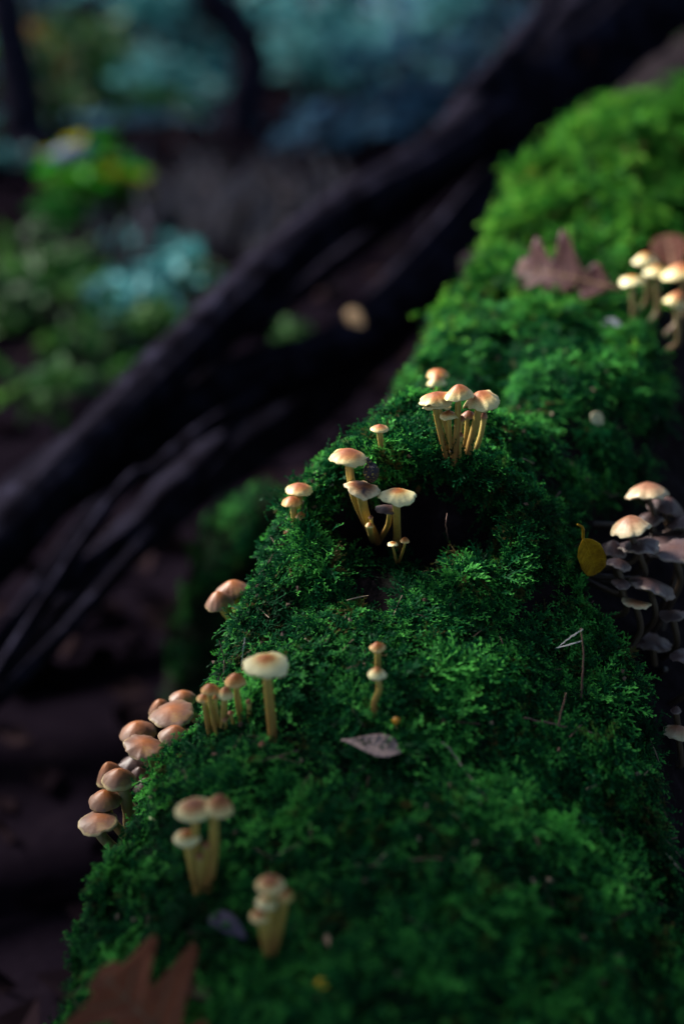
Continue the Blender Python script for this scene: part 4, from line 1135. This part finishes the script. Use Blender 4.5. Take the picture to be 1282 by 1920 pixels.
# a leaf whose bluish sky reflection is put into its colour
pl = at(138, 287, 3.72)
sl = empty('pale_leaf', pl, 'large pale bluish leaf on top of the bright green bush, sky shine in its colour', 'leaf')
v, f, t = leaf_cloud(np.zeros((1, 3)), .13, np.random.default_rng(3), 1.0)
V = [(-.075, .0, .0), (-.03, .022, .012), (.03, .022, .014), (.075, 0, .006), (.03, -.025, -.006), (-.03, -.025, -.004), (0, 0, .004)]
bl = mesh_obj('blade', V, [(6, 0, 1), (6, 1, 2), (6, 2, 3), (6, 3, 4), (6, 4, 5), (6, 5, 0)], mat_leaf('leaf_sky_shine', (.055, .085, .16), (.09, .13, .22), .6), sl)
bl.rotation_euler = (R(30), R(-6), 0)
so = bl.modifiers.new('thickness', 'SOLIDIFY'); so.thickness = .002
v, f = tube([(.07, 0, .005), (.11, .02, -.04), (.12, .05, -.12)], [.002, .002, .002], 6); mesh_obj('stalk', v, f, M['bark'], sl)

# dry grass on the floor
def grass(label, px, py, n, h, spread):
    b = ground_pt(px, py); rg = np.random.default_rng(px)
    V, F, T = [], [], []
    for i in range(n):
        o = np.array([rg.normal(0, spread), rg.normal(0, spread), -.01]); l = np.array([rg.normal(0, .25), rg.normal(0, .25), 1]) * h * rg.uniform(.5, 1.2)
        wv = np.array([.011, .002, 0]); k = len(V); dr = np.array([rg.normal(0, .3), rg.normal(0, .3), -.12]) * h
        V += [o - wv, o + wv, o + l * .55 + wv * .8, o + l * .55 - wv * .8, o + l + dr]; T += [rg.uniform()] * 5
        F += [(k, k + 1, k + 2, k + 3), (k + 3, k + 2, k + 4)]
    o = mesh_obj('dry_grass', V, F, FOL['straw'], None, loc=b, attrs={'tone': T}, shade=False)
    return tag(o, label, 'grass', kind='stuff')
grass('pale dry grass standing on the forest floor beneath the curved thin tree', 420, 480, 130, .30, .22)
grass('pale dry grass beside the first dark trunk', 520, 440, 90, .26, .18)

# leaf litter over the floor
rg = np.random.default_rng(11)
pts = []
while len(pts) < 15000:
    x, y = rg.normal(0, 3.2), rg.uniform(-1.5, 11)
    pts.append((x, y, ground_h(x, y) + rg.uniform(.004, .02)))
v, f, t = leaf_cloud(np.array(pts), .075, rg, .9, .6)
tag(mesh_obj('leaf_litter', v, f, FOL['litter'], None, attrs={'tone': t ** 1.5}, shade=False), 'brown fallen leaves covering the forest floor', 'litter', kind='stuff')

# ------------------------------------------------------------------ trees
def tree(label, path, radii, crown_c, crown_r, n, kind, leafs=.16, name='tree', limbs=6, group=None):
    """path: world points of the trunk from the floor up"""
    P = np.array(path, float); base = P[0].copy(); base[2] = ground_h(base[0], base[1])
    rg = np.random.default_rng(int(abs(P[0][0]) * 100) + n)
    root = empty(name, base, label, 'tree', group)
    Q = catmull(P, 40); rad = np.interp(np.linspace(0, 1, 40), np.linspace(0, 1, len(radii)), radii)
    v, f = tube(Q - base, rad, 16, ridge=.05, rn=5, seed=n, bump=.2)
    tr = mesh_obj('trunk', v, f, M['bark'], root)
    cc, cr = np.array(crown_c, float), np.array(crown_r, float)
    ends = []
    for i in range(limbs):
        a = Q[rg.integers(22, 38)]; d = rg.normal(0, 1, 3); d /= np.linalg.norm(d); e = cc + d * cr * rg.uniform(.5, .95)
        L = catmull([a, (a + e) / 2 + np.array([0, 0, .12 * np.linalg.norm(e - a)]), e], 12)
        v, f = tube(L - base, np.linspace(rad[-8] * .5, rad[-8] * .1 + .004, 12), 7, seed=i); mesh_obj('limb', v, f, M['bark'], tr)
        ends += list(L[4:])
    ends = np.array(ends)
    pts = []
    for i in range(n):
        if rg.uniform() < .6: pts.append(ends[rg.integers(len(ends))] + rg.normal(0, .16, 3) * cr)
        else:
            d = rg.normal(0, 1, 3); d /= np.linalg.norm(d); pts.append(cc + d * cr * rg.uniform(.3, 1) ** .4)
    v, f, t = leaf_cloud(np.array(pts) - base, leafs, rg, .4, .6)
    mesh_obj('crown', v, f, FOL[kind], root, attrs={'tone': t}, shade=False)
    return root
def gp(px, py, z):
    p = at(px, py, z); return p
a = gp(55, 330, 5.2); a0 = np.array([a[0] + .06, a[1], ground_h(a[0], a[1]) - .05])
tree('straight dark thin tree at the far side of the bright green bush', [a0, gp(50, 250, 5.2), gp(28, 120, 5.2), gp(5, 0, 5.2), gp(-30, -260, 5.3), gp(-60, -700, 5.4)], [.085, .075, .07, .07, .06, .04], gp(-60, -760, 5.5), (1.0, 1.0, .8), 900, 'teal')
a = gp(430, 400, 5.6); a0 = np.array([a[0], a[1], ground_h(a[0], a[1]) - .05])
tree('curved dark thin tree with an elbow behind the leaning trunk', [a0, gp(432, 300, 5.6), gp(455, 210, 5.6), gp(470, 120, 5.6), gp(440, 45, 5.6), gp(385, -25, 5.6), gp(330, -250, 5.7), gp(330, -700, 5.8)], [.10, .085, .075, .075, .07, .07, .06, .04], gp(330, -800, 5.9), (1.1, 1.0, .8), 900, 'teal')
g = 'unseen trees added to block the sky'  # three added trees out of view, crowns placed to block sky light
tree('added unseen broad tree whose crown blocks sky over the low end of the log', [(1.9, -1.4, 0), (1.85, -1.4, 1.2), (1.7, -1.3, 2.6), (1.5, -1.2, 4.2)], [.20, .17, .14, .08], (1.3, -1.0, 3.4), (1.9, 1.7, 1.2), 3000, 'green', .22, limbs=9, group=g)
tree('added unseen broad tree set back from the low end of the log to block sky', [(-2.2, -2.0, 0), (-2.15, -2.0, 1.2), (-2.0, -1.9, 2.6), (-1.8, -1.8, 4.2)], [.20, .17, .14, .08], (-1.2, -1.4, 3.4), (1.9, 1.5, 1.2), 3000, 'green', .22, limbs=9, group=g)
tree('added unseen tree whose dense crown blocks sky from the shaded flank of the log', [(2.1, .9, 0), (2.05, .9, .8), (1.8, .85, 1.6), (1.3, .7, 2.6)], [.20, .16, .12, .06], (1.10, .55, 1.85), (.72, .95, .52), 4500, 'green', .14, limbs=10, group=g)  # crown added low and dense to darken the right side
tree('added unseen young tree placed to shade the near end of the log', [(-1.28, 1.20, 0), (-1.25, 1.22, .6), (-1.14, 1.20, 1.1), (-1.02, 1.18, 1.75)], [.045, .04, .03, .012], (-1.0, 1.02, 1.42), (.44, .40, .36), 4200, 'green', .09, limbs=9)  # added out of view to cast shade over the foreground moss
